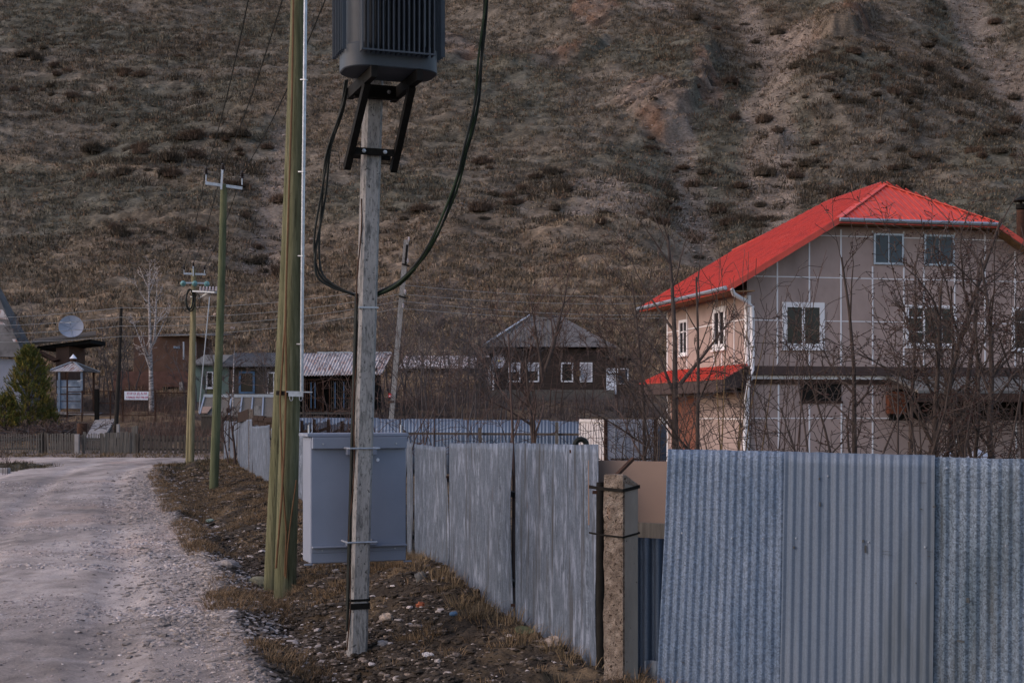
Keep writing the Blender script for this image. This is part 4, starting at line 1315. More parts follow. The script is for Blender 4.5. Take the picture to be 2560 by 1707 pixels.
# three line conductors along the wooden poles and beyond the frame top
def sagline(a, b, sag, n=16):
    a = np.asarray(a, float); b = np.asarray(b, float)
    t = np.linspace(0, 1, n)[:, None]
    p = a * (1 - t) + b * t
    p[:, 2] -= (4 * sag * t * (1 - t))[:, 0]
    return p


tops2 = [P(515, 424, D3 - .1), P(557, 414, D3 - .1), P(605, 433, D3 - .1)]
tops3 = [P(460, 666, D4 - .1), P(483, 658, D4 - .1), P(511, 667, D4 - .1)]
tops1 = [P(697, -380, 16.4), P(815, -380, 16.4), P(960, -380, 16.4)]
wl = ["left conductor wire from the pale far pole over the green pole", "middle conductor wire between the roadside wooden poles", "right conductor wire passing behind the thick green pole"]
for k in range(3):
    pts = np.vstack([sagline(tops3[k], tops2[k], 0.25), sagline(tops2[k], tops1[k], 0.35)[1:]])
    q = MB(); q.tube(pts, 0.011, 5)
    tag(q.build("overhead_wire", mt['rubber'], None, True), wl[k], "wire", "conductors along the roadside poles")

# ------------------------------------------------------------------ windows on a wall face


def window(parent, fr, a0, a1, c0, c1, fw=0.09, mull=(0.5,), bars=(), frame='whitetrim', glass='glass', proud=0.05, curtain=None, sill=True, name="window"):
    """fr: a along the wall, b outwards, c up. Frame (part), pane and sill (sub-parts)"""
    q = MB()
    q.box(a0, a0 + fw, 0.003, proud, c0, c1, fr); q.box(a1 - fw, a1, 0.003, proud, c0, c1, fr)
    q.box(a0 + fw, a1 - fw, 0.003, proud, c1 - fw, c1, fr); q.box(a0 + fw, a1 - fw, 0.003, proud, c0, c0 + fw, fr)
    for m_ in mull:
        x = a0 + (a1 - a0) * m_
        q.box(x - fw * .3, x + fw * .3, 0.003, proud * .8, c0 + fw, c1 - fw, fr)
    o = q.build(name, mt[frame], parent)
    if bars:
        q = MB()
        for (m0, m1, cc) in bars:
            q.box(a0 + (a1 - a0) * m0, a0 + (a1 - a0) * m1, 0.015, proud * .7, c0 + (c1 - c0) * cc - .02, c0 + (c1 - c0) * cc + .02, fr)
        q.build("glazing_bar", mt[frame], o)
    q = MB(); q.box(a0 + fw * .5, a1 - fw * .5, 0.004, 0.016, c0 + fw * .5, c1 - fw * .5, fr); q.build("pane", mt[glass], o)
    if curtain:
        q = MB(); q.box(a0 + fw, a1 - fw, 0.017, 0.022, c0 + (c1 - c0) * curtain[0], c0 + (c1 - c0) * curtain[1] - fw * .5, fr); q.build("curtain", mt['curtain'], o)
    if sill:
        q = MB(); q.box(a0 - .03, a1 + .03, 0.003, proud + .05, c0 - .05, c0 - .003, fr); q.build("sill", mt[frame], o)
    return o

# ------------------------------------------------------------------ red roofed house
th_ = math.radians(12)
hu = np.array((math.cos(th_), math.sin(th_), 0)); hv = np.array((-math.sin(th_), math.cos(th_), 0))
h0 = np.array((6.94, 42.0, 0))
HT, HS = 10.5, 7.5
OV = 0.62


def H(t, s, z):
    return h0 + hu * t + hv * s + np.array((0, 0, z))


house = thing("red_roof_house", "two storey beige house with bright red half-hipped metal roof", "house", H(HT / 2, HS / 2, -0.5))
gf = Fr(H(0, 0, 0), hu, -hv)          # gable face: a = t
lfv = Fr(H(0, 0, 0), hv, -hu)         # left face: a = s
sl_ = 0.598
ez = 5.65; apz = 9.15


def roofz(t):
    return min(ez + (t + 0.82) * sl_, ez + (HT + 0.82 - t) * sl_)


tH0, tH1 = 2.64, HT - 2.64
zH = roofz(tH0)
inset = 0.16
poly = [(0, -0.6), (HT, -0.6), (HT, roofz(HT) - inset), (tH1, zH - inset), (tH0, zH - inset), (0, roofz(0) - inset)]
q = MB(); q.prism([H(a, 0, c) for a, c in poly], hv * HS); q.build("wall", mt['stucco_tan'], house)
# roof: planes as thick ribbed slabs


def roofplane(name, corners, ribdir_pitch=0.2, thick=0.05):
    """corners in order along eave a->b then up; ribs run up the slope"""
    c = np.array(corners, float)
    n = np.cross(c[1] - c[0], c[-1] - c[0]); n /= np.linalg.norm(n)
    if n[2] < 0: n = -n
    q = MB(); q.prism(c, -n * thick)
    e = (c[1] - c[0]) / np.linalg.norm(c[1] - c[0]); upv = np.cross(n, e)
    L = np.linalg.norm(c[1] - c[0])
    def inside(p0):
        hits = []
        for i in range(len(c)):
            a, b = c[i], c[(i + 1) % len(c)]
            xa, xb = (a - c[0]) @ e, (b - c[0]) @ e
            if (xa - p0) * (xb - p0) <= 0 and abs(xa - xb) > 1e-6:
                t = (p0 - xa) / (xb - xa); hits.append(((a + (b - a) * t) - c[0]) @ upv)
        return (min(hits), max(hits)) if len(hits) >= 2 else None
    xs = [(p - c[0]) @ e for p in c]
    x = min(xs) + ribdir_pitch * 0.5
    while x < max(xs):
        h = inside(x)
        if h and h[1] - h[0] > 0.1:
            a = c[0] + e * x + upv * (h[0] + 0.01) + n * 0.004; b = c[0] + e * x + upv * (h[1] - 0.01) + n * 0.004
            q.bar(a, b, 0.035, 0.04, n)
        x += ribdir_pitch
    return q


s0, s1 = -0.6, HS + 0.6
rt0, rt1 = 1.7, HS - 1.75
tc_ = HT / 2
L = [H(-0.82, s1, ez), H(-0.82, s0, ez), H(tH0, s0, zH), H(tc_, rt0, apz), H(tc_, rt1, apz), H(tH0, s1, zH)]
R = [H(HT + 0.82, s0, ez), H(HT + 0.82, s1, ez), H(tH1, s1, zH), H(tc_, rt1, apz), H(tc_, rt0, apz), H(tH1, s0, zH)]
Fp = [H(tH0, s0, zH), H(tH1, s0, zH), H(tc_, rt0, apz)]
Bp = [H(tH1, s1, zH), H(tH0, s1, zH), H(tc_, rt1, apz)]
q = MB()
for c in (L, R, Fp, Bp):
    r_ = roofplane("roof", c)
    q.add(np.vstack(r_.v), r_.f)
roof = q.build("roof", mt['redroof'], house)
q = MB()
up1 = np.array((0, 0, 0.012))
for a, b in ((Fp[0], Fp[2]), (Fp[1], Fp[2]), (L[3], L[4]), (Bp[1], Bp[2])):
    q.bar(a + up1, b + up1, 0.20, 0.035)
q.build("ridge_cap", mt['redroof'], roof)
q = MB()
for a, b in ((L[1], L[2]), (R[0], R[5])):
    q.bar(a - up1 * 7, b - up1 * 7, 0.03, 0.15)
q.bar(L[0] - up1 * 7, L[1] - up1 * 7, 0.03, 0.13); q.bar(Fp[0] - up1 * 7, Fp[1] - up1 * 7, 0.03, 0.13)
q.build("fascia", mt['redroof'], roof)
q = MB()
for (a, b) in ((L[0], L[1]), (Fp[0], Fp[1])):
    q.tube([a + (hu * -0.07 if a is L[0] else hv * -0.07) - up1 * 4, b + (hu * -0.07 if a is L[0] else hv * -0.07) - up1 * 4], 0.06, 8)
q.build("gutter", mt['rail'], roof, True)
q = MB()
q.prism([H(-0.80, s0 + .03, ez - .16), H(-0.80, s1 - .03, ez - .16), H(0.02, s1 - .03, ez - .13), H(0.02, s0 + .03, ez - .13)], (0, 0, 0.03))
q.prism([H(tH0, s0 + .03, zH - .16), H(tH1, s0 + .03, zH - .16), H(tH1, 0.02, zH - .14), H(tH0, 0.02, zH - .14)], (0, 0, 0.03))
q.prism([H(-0.80, s0 + .03, ez - .15), H(-0.80, 0.02, ez - .15), H(tH0, 0.02, zH - .15), H(tH0, s0 + .03, zH - .15)], (0, 0, 0.03))
q.prism([H(HT + 0.80, s0 + .03, ez - .15), H(HT + 0.80, 0.02, ez - .15), H(tH1, 0.02, zH - .15), H(tH1, s0 + .03, zH - .15)], (0, 0, 0.03))
q.build("soffit", mt['soffit'], roof)
# chimney pipe on the right slope
cpos = P(2553, 600, 47.5)
q = MB(); q.lathe((cpos[0], cpos[1], cpos[2] - 0.9), [(0.15, 0), (0.15, 1.9)], 14); o = q.build("chimney", mt['rust'], roof, True)
q = MB(); q.lathe((cpos[0], cpos[1], cpos[2] + 1.03), [(0.17, 0), (0.17, 0.16), (0.05, 0.17), (0.05, 0.25), (0.27, 0.26), (0.27, 0.29), (0.02, 0.42)], 14); q.build("chimney_cap", mt['blacksteel'], o)

# white trim battens on both faces
def gt(px):                                        # gable coordinate from a photograph column
    m = (px - 1280) / F
    return (h0[0] - m * h0[1]) / (m * hu[1] - hu[0])


def gzp(px, py):
    t = gt(px); return PZ(py, h0[1] + hu[1] * t)


vt = [1943, 2023, 2102, 2181, 2259, 2309, 2386, 2462, 2537, 2610]
bandz = gzp(1900, 913)
wins = [(gt(1955), gt(2060), gzp(1955, 871), gzp(1955, 755)), (gt(2183), gt(2258), gzp(2183, 661), gzp(2183, 583)), (gt(2309), gt(2385), gzp(2309, 664), gzp(2309, 586)),
        (gt(2263), gt(2390), gzp(2263, 866), gzp(2263, 762)), (gt(2528), gt(2610), gzp(2528, 878), gzp(2528, 768))]
q = MB()


def vline(a, c0, c1, w=0.045, fr=gf, ws=wins):
    segs = [(c0, c1)]
    for (a0, a1, z0, z1) in ws:
        if a0 - .03 < a < a1 + .03:
            segs = [x for s in segs for x in ((s[0], min(s[1], z0 - .06)), (max(s[0], z1 + .01), s[1])) if x[1] - x[0] > 0.05]
    for s in segs: q.box(a - w / 2, a + w / 2, 0.003, 0.018, s[0], s[1], fr)


def hline(c, a0, a1, w=0.028, fr=gf, ws=wins):
    segs = [(a0, a1)]
    for (b0_, b1_, z0, z1) in ws:
        if z0 - .03 < c < z1 + .03:
            segs = [x for s in segs for x in ((s[0], min(s[1], b0_ - .01)), (max(s[0], b1_ + .01), s[1])) if x[1] - x[0] > 0.05]
    for s in segs: q.box(s[0], s[1], 0.002, 0.012, c - w / 2, c + w / 2, fr)


for px in vt:
    t = gt(px); vline(t, bandz + .02, min(roofz(t), zH) - 0.25)
for px in (1946, 2023, 2103, 2181):
    t = gt(px); vline(t, 0, 2.98, ws=[(gt(2001), gt(2103), gzp(2001, 1002), gzp(2001, 953))])
for px in (2390, 2467, 2540):
    vline(gt(px), 0, 1.7)
hline(6.016, 0.12, HT - .1); hline(4.72, 0.12, HT - .1); hline(7.27, 1.9, HT - 1.9)
hline(1.82, 0.1, 4.6)
vline(0.06, bandz - .1, ez - 0.2, 0.12); vline(0.02, 0, 2.9, 0.05)
q.build("trim", mt['whitetrim'], house)
lwin = [(7.5 - 2.33, 7.5 - 1.50, 3.72, 4.95), (1.45, 2.45, 3.7, 5.0)]


def ls(px):
    m = (px - 1280) / F
    return (h0[0] - m * h0[1]) / (m * hv[1] - hv[0])


lwin = [(ls(1721), ls(1700), PZ(889, 47.9), PZ(801, 47.9)), (ls(1817), ls(1784), PZ(874, 44.3), PZ(768, 44.3))]
q = MB()
for px in (1682, 1718, 1745, 1786, 1805, 1836):
    vline(ls(px), bandz, ez - 0.2, 0.045, lfv, lwin)
hline(4.75, 0.1, HS - .05, 0.035, lfv, lwin); hline(1.8, 0.1, ls(1750), 0.035, lfv, lwin)
vline(HS - .05, 0, ez - .2, 0.10, lfv, lwin); vline(0.09, bandz, ez - 0.2, 0.16, lfv, lwin)
q.build("trim", mt['whitetrim'], house)
window(house, gf, *wins[0], fw=0.15, mull=(0.5,), glass='glass')
window(house, gf, *wins[1], fw=0.06, mull=(0.5,), frame='rail', glass='blueglass', sill=False)
window(house, gf, *wins[2], fw=0.06, mull=(0.5,), frame='rail', glass='blueglass', sill=False)
window(house, gf, *wins[3], fw=0.10, mull=(0.36, 0.7), bars=((0.05, 0.33, 0.7), (0.05, 0.33, 0.35)))
window(house, gf, *wins[4], fw=0.10, mull=(0.5,), bars=((0.05, 0.95, 0.66),))
window(house, lfv, *lwin[0], fw=0.09, mull=(0.5,), bars=((0.1, 0.9, 0.66),))
window(house, lfv, *lwin[1], fw=0.17, mull=(0.5,))
# brown band between storeys, white ledge
q = MB(); q.box(0.0, 4.62, 0.003, 0.26, 3.10, 3.36, gf); q.box(4.62, HT + .2, 0.003, 0.26, 3.10, 3.36, gf); q.build("storey_band", mt['brownband'], house)
q = MB(); q.box(0.0, 4.62, 0.003, 0.10, 2.98, 3.09, gf); o = q.build("ledge", mt['whitetrim'], house)
q = MB(); q.box(-0.02, 4.62, 0.004, 0.07, 2.84, 2.975, gf); q.build("lower_band", mt['brownwood'], house)
q = MB(); q.box(-0.02, 0.10, 0.004, 0.06, -0.3, 2.83, gf); q.build("corner_board", mt['brownwood'], house)
# ground floor openings, their inner shade painted as a dark plate
q = MB(); q.box(gt(2001), gt(2103), 0.003, 0.02, gzp(2001, 1002), gzp(2001, 953), gf); o = q.build("slot_window", mt['interior'], house)
q = MB(); a = gt(2040); q.box(a - .03, a + .03, 0.021, 0.05, gzp(2001, 1002), gzp(2001, 953), gf); q.box(gt(2001) - .04, gt(2103) + .04, 0.003, 0.05, gzp(2001, 1002) - .07, gzp(2001, 1002) - .003, gf); q.build("frame", mt['brownwood'], o)
# veranda on the right
q = MB()
q.prism([H(gt(2215), -0.003, 3.06), H(HT + .6, -0.003, 3.06), H(HT + .6, -2.0, 2.55), H(gt(2215), -2.0, 2.55)], (0, 0, 0.08))
ver = q.build("veranda_roof", mt['verandaroof'], house)
q = MB(); q.box(gt(2215), HT + .6, 1.95, 2.0, 2.3, 2.54, gf); q.build("veranda_fascia", mt['brownwood'], ver)
q = MB(); q.box(gt(2222), HT, 0.004, 0.03, 1.75, 2.7, gf); q.build("opening_shade", mt['interior'], house)  # dark plate on the wall paints the shade under the veranda roof
q = MB(); q.box(gt(2213), gt(2256), 0.035, 0.25, 1.95, 2.62, gf); q.build("brick_pier", mt['orange'], house)
for px in (2300, 2480):
    q = MB(); a = gt(px); q.box(a - .05, a + .05, 1.8, 1.9, -0.6, 2.5, gf); q.build("veranda_post", mt['brownwood'], house)
# pent roof over the door on the left face
q = MB()
pr = [H(-0.95, -0.55, 2.99), H(-0.95, HS + .2, 2.99), H(-0.003, HS + .2, 3.42), H(-0.003, -0.55 + .5, 3.42)]
r_ = roofplane("pent", [pr[1], pr[0], pr[3], pr[2]], 0.2, 0.04); q.add(np.vstack(r_.v), r_.f)
pent = q.build("pent_roof", mt['redroof'], house)
q = MB(); q.prism([H(-0.95, -0.5, 2.62), H(-0.95, HS + .2, 2.62), H(-0.95, HS + .2, 2.94), H(-0.95, -0.5, 2.94)], hu * 0.05)
q.prism([H(-0.95, -0.5, 2.62), H(-0.01, -0.02, 2.80), H(-0.01, -0.02, 3.36), H(-0.95, -0.5, 2.94)], hv * 0.05)
q.prism([H(-0.95, -0.45, 2.62), H(-0.003, -0.02, 2.62), H(-0.003, HS, 2.62), H(-0.95, HS, 2.62)], (0, 0, -0.03))
q.build("pent_fascia", mt['brownband'], pent)
q = MB(); q.box(ls(1746), ls(1682), 0.003, 0.05, -0.4, PZ(992, 48), lfv); q.build("door", mt['browndoor'], house)
q = MB(); q.lathe(lfv(ls(1706), 0.10, PZ(984, 47.7)), [(0.04, -0.08), (0.10, -0.05), (0.12, 0), (0.09, 0.06), (0.02, 0.1)], 12, -hu + np.array((0, 0, 0.2)))
q.build("wall_lamp", mt['lampwhite'], house, True)
# downpipe
cb_ = H(0.10, -0.16, 0)
q = MB()
pts = [H(-0.72, -0.60, ez - .06), H(-0.62, -0.55, ez - .22), H(-0.15, -0.22, ez - .38), H(0.10, -0.16, ez - .55), H(0.12, -0.14, 3.75), H(0.02, -0.35, 3.2), H(-0.10, -0.42, 2.85), H(-0.12, -0.25, 2.4), H(-0.10, -0.1, 1.2), H(-0.10, -0.1, -0.5)]
q.tube(pts, 0.065, 10); q.build("downpipe", mt['whitetrim'], house, True)
q = MB(); q.tube([H(0.02, -0.10, 2.8), H(0.02, -0.10, -0.5)], 0.055, 10); q.build("downpipe", mt['whitetrim'], house, True)
q = MB()
for z in (5.0, 3.9): q.lathe(H(0.115, -0.145, z), [(0.074, 0), (0.074, 0.03)], 10)
q.build("pipe_clip", mt['greywood'], house)

# ------------------------------------------------------------------ container, blue fence
DC = 55.0
za = PZ(1048, DC)
c0_ = P(1514, 1048, DC); c1_ = P(1642, 1051, DC); cl_ = P(1450, 1050, DC + 2.6)
ca = np.array((c1_[0] - c0_[0], 0.5, 0)); Wd = np.linalg.norm(ca); cbk = np.array((cl_[0] - c0_[0], cl_[1] - c0_[1], 0)); 
cfz = Fr((c0_[0], c0_[1], -0.85), ca, (ca[1], -ca[0], 0))
Hh = za + 0.85
cont = thing("shipping_container", "rust streaked white shipping container with grey doors behind the fence", "container", cfz(Wd / 2, -1.3, 0))
sv = cbk / np.linalg.norm(cbk); Ls = np.linalg.norm(cbk)
q = MB(); q.prism([cfz(0, 0, 0), cfz(Wd, 0, 0), cfz(Wd, 0, 0) + cbk, cfz(0, 0, 0) + cbk], (0, 0, Hh - .02)); q.build("body", mt['container'], cont)
sf = Fr(cfz(0, 0, 0), sv, np.cross(sv, (0, 0, 1)) * -1)
if (sf.b @ np.array((-1, -1, 0))) < 0: sf = Fr(cfz(0, 0, 0), sv, -sf.b)
k = 0.1; q = MB()
while k < Ls - .2:
    q.box(k, k + .14, 0.003, 0.035, 0.15, Hh - .18, sf); k += 0.28
q.build("side_corrugation", mt['container'], cont)
q = MB(); q.box(0, Ls, 0.003, 0.05, Hh - .12, Hh, sf); q.box(0, 0.1, 0.003, 0.05, 0, Hh - .123, sf); q.box(Ls - .1, Ls, 0.003, 0.05, 0, Hh - .123, sf); q.build("frame_rail", mt['container'], cont)
q = MB(); q.box(-0.06, 0.06, -0.05, 0.06, -0.02, Hh + .02, cfz); q.box(Wd - .08, Wd + .04, -0.05, 0.06, -0.02, Hh + .02, cfz); q.build("corner_post", mt['rust'], cont)
q = MB(); q.box(0.062, Wd - .082, 0.003, 0.05, Hh - .13, Hh, cfz); q.build("door_header", mt['contdoor'], cont)
for a0, a1 in ((0.07, Wd / 2 - .01), (Wd / 2 + .01, Wd - .09)):
    q = MB(); q.box(a0, a1, 0.004, 0.03, 0.1, Hh - .15, cfz); dr = q.build("door", mt['contdoor'], cont)
    q = MB()
    for i in range(5):
        z = 0.25 + i * (Hh - .5) / 5; q.box(a0 + .06, a1 - .06, 0.031, 0.055, z, z + (Hh - .5) / 5 - .09, cfz)
    q.build("door_panel", mt['contdoor'], dr)
    for a in (a0 + (a1 - a0) * .3, a0 + (a1 - a0) * .72):
        q = MB(); q.tube([cfz(a, 0.08, 0.05), cfz(a, 0.08, Hh - .05)], 0.02, 6); q.build("locking_bar", mt['rail'], dr)
    q = MB(); q.box(a0 + .1, a1 - .1, 0.07, 0.10, 1.0, 1.05, cfz); q.build("handle", mt['rust'], dr)
# two bluish drums / cabin right of the container
q = MB(); a = P(1650, 1075, 56); q.box(a[0], a[0] + .55, a[1], a[1] + .8, -0.8, PZ(1062, 56))
o = q.build("metal_locker", mt['galvblue'], None, bevel=0.01); tag(o, "blue-grey sheet metal locker standing between container and house", "locker")
q = MB(); q.lathe(P(1654, 1047, 55.6) - np.array((0, 0, .1)), [(0.08, -.12), (0.13, -.06), (0.13, .1), (0.06, .16)], 12)
o = q.build("plastic_canister", mt['lampwhite'], None, True); tag(o, "white plastic canister on the locker beside the container", "canister")
# tyre on the fence of the yard
q = MB(); c = P(1452, 1112, 11.2); q.tube([c + np.array((math.cos(t) * .045, 0.0, math.sin(t) * .045)) for t in np.linspace(0, 6.28, 18)], 0.022, 8)
o = q.build("rubber_hose_coil", mt['rubber'], None, True); tag(o, "black rubber ring hung behind the top of the zinc fence", "hose")

DB = 60.0
a, b = P(742, 1043, DB + 3), P(1520, 1053, DB)
a2, b2 = a.copy(), b.copy(); a2[2] = b2[2] = -0.9
wd = np.linalg.norm(a - b)
bf = thing("blue_profile_fence", "long blue-grey corrugated fence across the yard with a dark rail", "fence", (a + b) / 2 * np.array((1, 1, 0)) + np.array((0, 0, -0.9)))
for i in range(11):
    t0, t1 = i / 11, (i + 1) / 11
    sheet("sheet", mt['galvblue'], a2 + (b2 - a2) * t0, a2 + (b2 - a2) * t1, a + (b - a) * t0 + np.array((0, 0, 0.02 * (i % 3) - .02)), a + (b - a) * t1 + np.array((0, 0, 0.02 * (i % 3) - .02)), 90, 3, ribs(wd / 11, 0.15, 0.03), bf, 0.003)
q = MB(); q.bar(P(940, 1083, DB + 1.9), P(1500, 1086, DB - .2), 0.08, 0.10); q.build("rail", mt['darkwood'], bf)
for px, py in ((1200, 1069), (1392, 1055), (1010, 1075)):
    d = DB + 1.9 - (px - 940) / 280 - .25
    q = MB(); p = P(px, py, d); q.bar((p[0], d, -0.9), p, 0.13, 0.13, (0, 1, 0)); q.build("post", mt['greywood'], bf)

# brown picket fence inside the yard
g = thing("brown_picket_fence", "reddish brown slatted picket fence in front of the blue corrugated fence", "fence", (PX(810, 44), 44, 0))
tops_ = [(750, 778, 1060, 1056), (782, 826, 1060, 1050), (826, 852, 1063, 1055), (856, 880, 1060, 1058), (884, 905, 1058, 1054)]
for (xa, xb, ya, yb) in tops_:
    q = MB(); n = max(4, int((xb - xa) / 2.6))
    for i in range(n):
        x = xa + (xb - xa) * (i + .5) / n; y = ya + (yb - ya) * (i + .5) / n + rng.uniform(-2, 2)
        d = 44 - (x - 750) * 0.01; p = P(x, y, d); q.box(p[0] - .011, p[0] + .011, d, d + .02, 0.3, p[2])
    q.build("picket_panel", mt['deepbrown'], g)
    q = MB(); q.bar(P(xa, ya + 22, 43.9), P(xb, yb + 18, 43.6), 0.03, 0.09); q.build("rail", mt['deepbrown'], g)
for px, py in ((754, 1051), (785, 1048), (821, 1048), (855, 1052), (882, 1050)):
    q = MB(); p = P(px, py, 43.8); q.box(p[0] - .045, p[0] + .045, p[1], p[1] + .09, -0.2, p[2]); q.build("post", mt['deepbrown'], g)
# white plastic sheeting low among the trees
q = MB()
us_ = np.linspace(0, 1, 60); vs_ = np.linspace(0, 1, 14)
Uu, Vv = np.meshgrid(us_, vs_)
xx = PX(2190, 30) + Uu * 3.6; yy = 30 + Vv * 1.6
zz = -0.2 + np.sin(np.pi * np.clip(Vv * 1.0 + .12, 0, 1)) * (0.85 + 0.45 * fbm(Uu * 5, Vv * 2, 4, 3)) + 0.75 * 0.6 * (fbm(Uu * 9, Vv * 3, 6, 3) - .2)
o = build_np("plastic_sheeting", np.stack([xx, yy, zz], -1).reshape(-1, 3), grid_faces(14, 60), mt['tarp'], smooth=True)
tag(o, "crumpled white plastic sheeting heaped behind the bushes by the house", "tarpaulin")

# ------------------------------------------------------------------ dark log house in the middle
def facing(px0, px1, d0, d1=None, zbase=None):
    """wall frame from column px0 to px1 (a along, b towards the camera)"""
    d1 = d0 if d1 is None else d1
    p0 = np.array((PX(px0, d0), d0, 0.0)); p1 = np.array((PX(px1, d1), d1, 0.0))
    a = p1 - p0
    return Fr(p0, a, (a[1], -a[0], 0)), np.linalg.norm(a)


DW = 86.0
wf, ww = facing(1224, 1524, DW)
zb, zt_ = PZ(992, DW), PZ(872, DW)
A = lambda px: (px - 1224) / F * DW
Zw = lambda py: PZ(py, DW)
lh = thing("log_house", "old dark log house with grey board hipped roof and four white framed windows", "house", wf(ww / 2, -3, zb - .5))
q = MB(); q.box(0, ww, -6.5, 0, zb - 1.2, zt_, wf); q.build("wall", mt['blackwood'], lh)
er = Zw(868); rz = Zw(779)
E = [wf(-0.5, 0.5, er), wf(ww + .45, 0.5, er), wf(ww + .45, -7.0, er), wf(-0.5, -7.0, er)]
r0_, r1_ = wf(A(1330), -3.2, rz), wf(A(1402), -3.2, rz)
q = MB()
V = E + [r0_, r1_]
q.add(V, [(0, 1, 5, 4), (1, 2, 5), (2, 3, 4, 5), (3, 0, 4), (3, 2, 1, 0)])
rf_ = q.build("roof", mt['greyslate'], lh)
q = MB()
n = 34
for i in range(n):                                    # board joints of the front slope
    t = (i + .5) / n
    a = E[0] + (E[1] - E[0]) * t
    L0 = (r0_ - E[0]); xa = (E[1] - E[0]) * t
    x = t * np.linalg.norm(E[1] - E[0]); xl = wf(A(1330), 0, 0)[0] - E[0][0]; xr = wf(A(1402), 0, 0)[0] - E[0][0]; X1 = E[1][0] - E[0][0]
    frac = 1.0 if xl <= x <= xr else (x / xl if x < xl else (X1 - x) / (X1 - xr))
    upv = np.array((0, r0_[1] - E[0][1], rz - er))
    if x > xr: continue
    nn = np.array((0, -(rz - er), r0_[1] - E[0][1])); nn = nn / np.linalg.norm(nn)
    q.bar(a + nn * .012, a + nn * .012 + upv * frac * .97, 0.07, 0.03, nn)
q.build("roof_batten", mt['greywood'], rf_)
q = MB(); q.bar(E[0] + np.array((0.1, -.1, .10)), r0_ + np.array((0, -.08, .08)), 0.16, 0.05); q.build("flashing", mt['rail'], rf_)
q = MB(); c = wf(A(1366), -3.2, rz - .2); q.box(c[0] - .42, c[0] + .42, c[1] - .3, c[1] + .3, c[2], c[2] + .35); q.build("chimney", mt['darkwood'], rf_)
for px0, px1, cur in ((1271, 1301, (0.52, 1)), (1317, 1348, (0.55, 1)), (1402, 1433, None), (1449, 1481, (0.0, 1))):
    window(lh, wf, A(px0), A(px1), Zw(955), Zw(906), 0.085, (), frame='whitetrim', glass='glass', curtain=cur, sill=False)
q = MB(); q.box(-0.2, ww + .2, 0.02, 1.2, zb - 1.0, Zw(975), wf); q.build("plank_porch", mt['greywood'], lh)
q = MB(); q.box(A(1520) , A(1572), -4, 0.25, zb - 1.0, Zw(897), wf); an = q.build("side_porch", mt['blackwood'], lh)
q = MB(); q.box(A(1514), A(1590), -4.2, 0.7, Zw(896), Zw(891), wf); q.build("porch_roof", mt['darkwood'], an)
q = MB(); q.box(A(1515), A(1540), 0.253, 0.30, Zw(985), Zw(921), wf); q.build("door", mt['signwhite'], an)
window(lh, Fr(wf(0, 0.253, 0), wf.a, wf.b), A(1542), A(1570), Zw(960), Zw(921), 0.06, (), frame='whitetrim', glass='blueglass', sill=False)
q = MB(); q.box(A(1196), A(1228), -3, 0.3, zb - .8, Zw(893), wf); an2 = q.build("lean_to", mt['blackwood'], lh)
q = MB(); q.prism([wf(A(1190), .6, Zw(893)), wf(A(1230), .6, Zw(874)), wf(A(1230), -3.2, Zw(874)), wf(A(1190), -3.2, Zw(893))], (0, 0, .1)); q.build("lean_to_roof", mt['darkwood'], an2)
for px in (1224, 1233):
    q = MB(); q.box(A(px) - .06, A(px) + .06, 0.31, 0.42, zb - .5, Zw(914), wf); q.build("porch_post", mt['whitetrim'], lh)
# birdhouse
bh = wf(A(1446), 0.08, Zw(940))
q = MB(); q.prism([bh + np.array(k) for k in ((-.13, 0, 0), (.13, 0, 0), (.13, 0, .3), (0, 0, .42), (-.13, 0, .3))], (0, -.2, 0))
o = q.build("birdhouse", mt['yellowbark']); tag(o, "small ochre birdhouse on the log house wall between windows", "birdhouse")


def dish(name, lab, c, r, nrm, mat, parent_post):
    nrm = np.array(nrm, float); nrm /= np.linalg.norm(nrm)
    c = np.array(c, float)
    t = thing(name, lab, "satellite dish", parent_post)
    q = MB(); prof = [(r * k / 8, 0.34 * r * (k / 8) ** 2) for k in range(9)] + [(r, 0.34 * r - .02)] + [(r * k / 8, 0.34 * r * (k / 8) ** 2 - .03) for k in range(8, -1, -1)]
    q.lathe(c, prof, 36, nrm); o = q.build("reflector", mt[mat], t, True)
    return t, o, nrm, c


# TV dish on the log house
c = P(1247, 904, DW - 1.2)
t, o, nrm, c = dish("satellite_dish", "small grey satellite dish with yellow lettering on the log house", c, 0.42, (-0.25, -1, 0.15), 'dish', c - np.array((0, -.4, .5)))
q = MB(); q.tube([c - nrm * .05, c + np.array((0.1, 0.5, -.3))], 0.025, 6); q.build("mount", mt['rail'], t)
q = MB()
e = np.cross(nrm, (0, 0, 1)); e = -e / np.linalg.norm(e); uu_ = np.cross(e, nrm); uu_ = uu_ if uu_[2] > 0 else -uu_
for k, (w, hh) in enumerate(((.09, .02), (.02, .11), (.02, .11), (.06, .10), (.02, .1), (.07, .02))):
    b = c + nrm * 0.16 + e * (-0.24 + k * 0.09) + uu_ * 0.02
    q.bar(b - uu_ * hh / 2, b + uu_ * hh / 2, w, 0.01, nrm)
q.build("lettering", mt['yellow'], o)
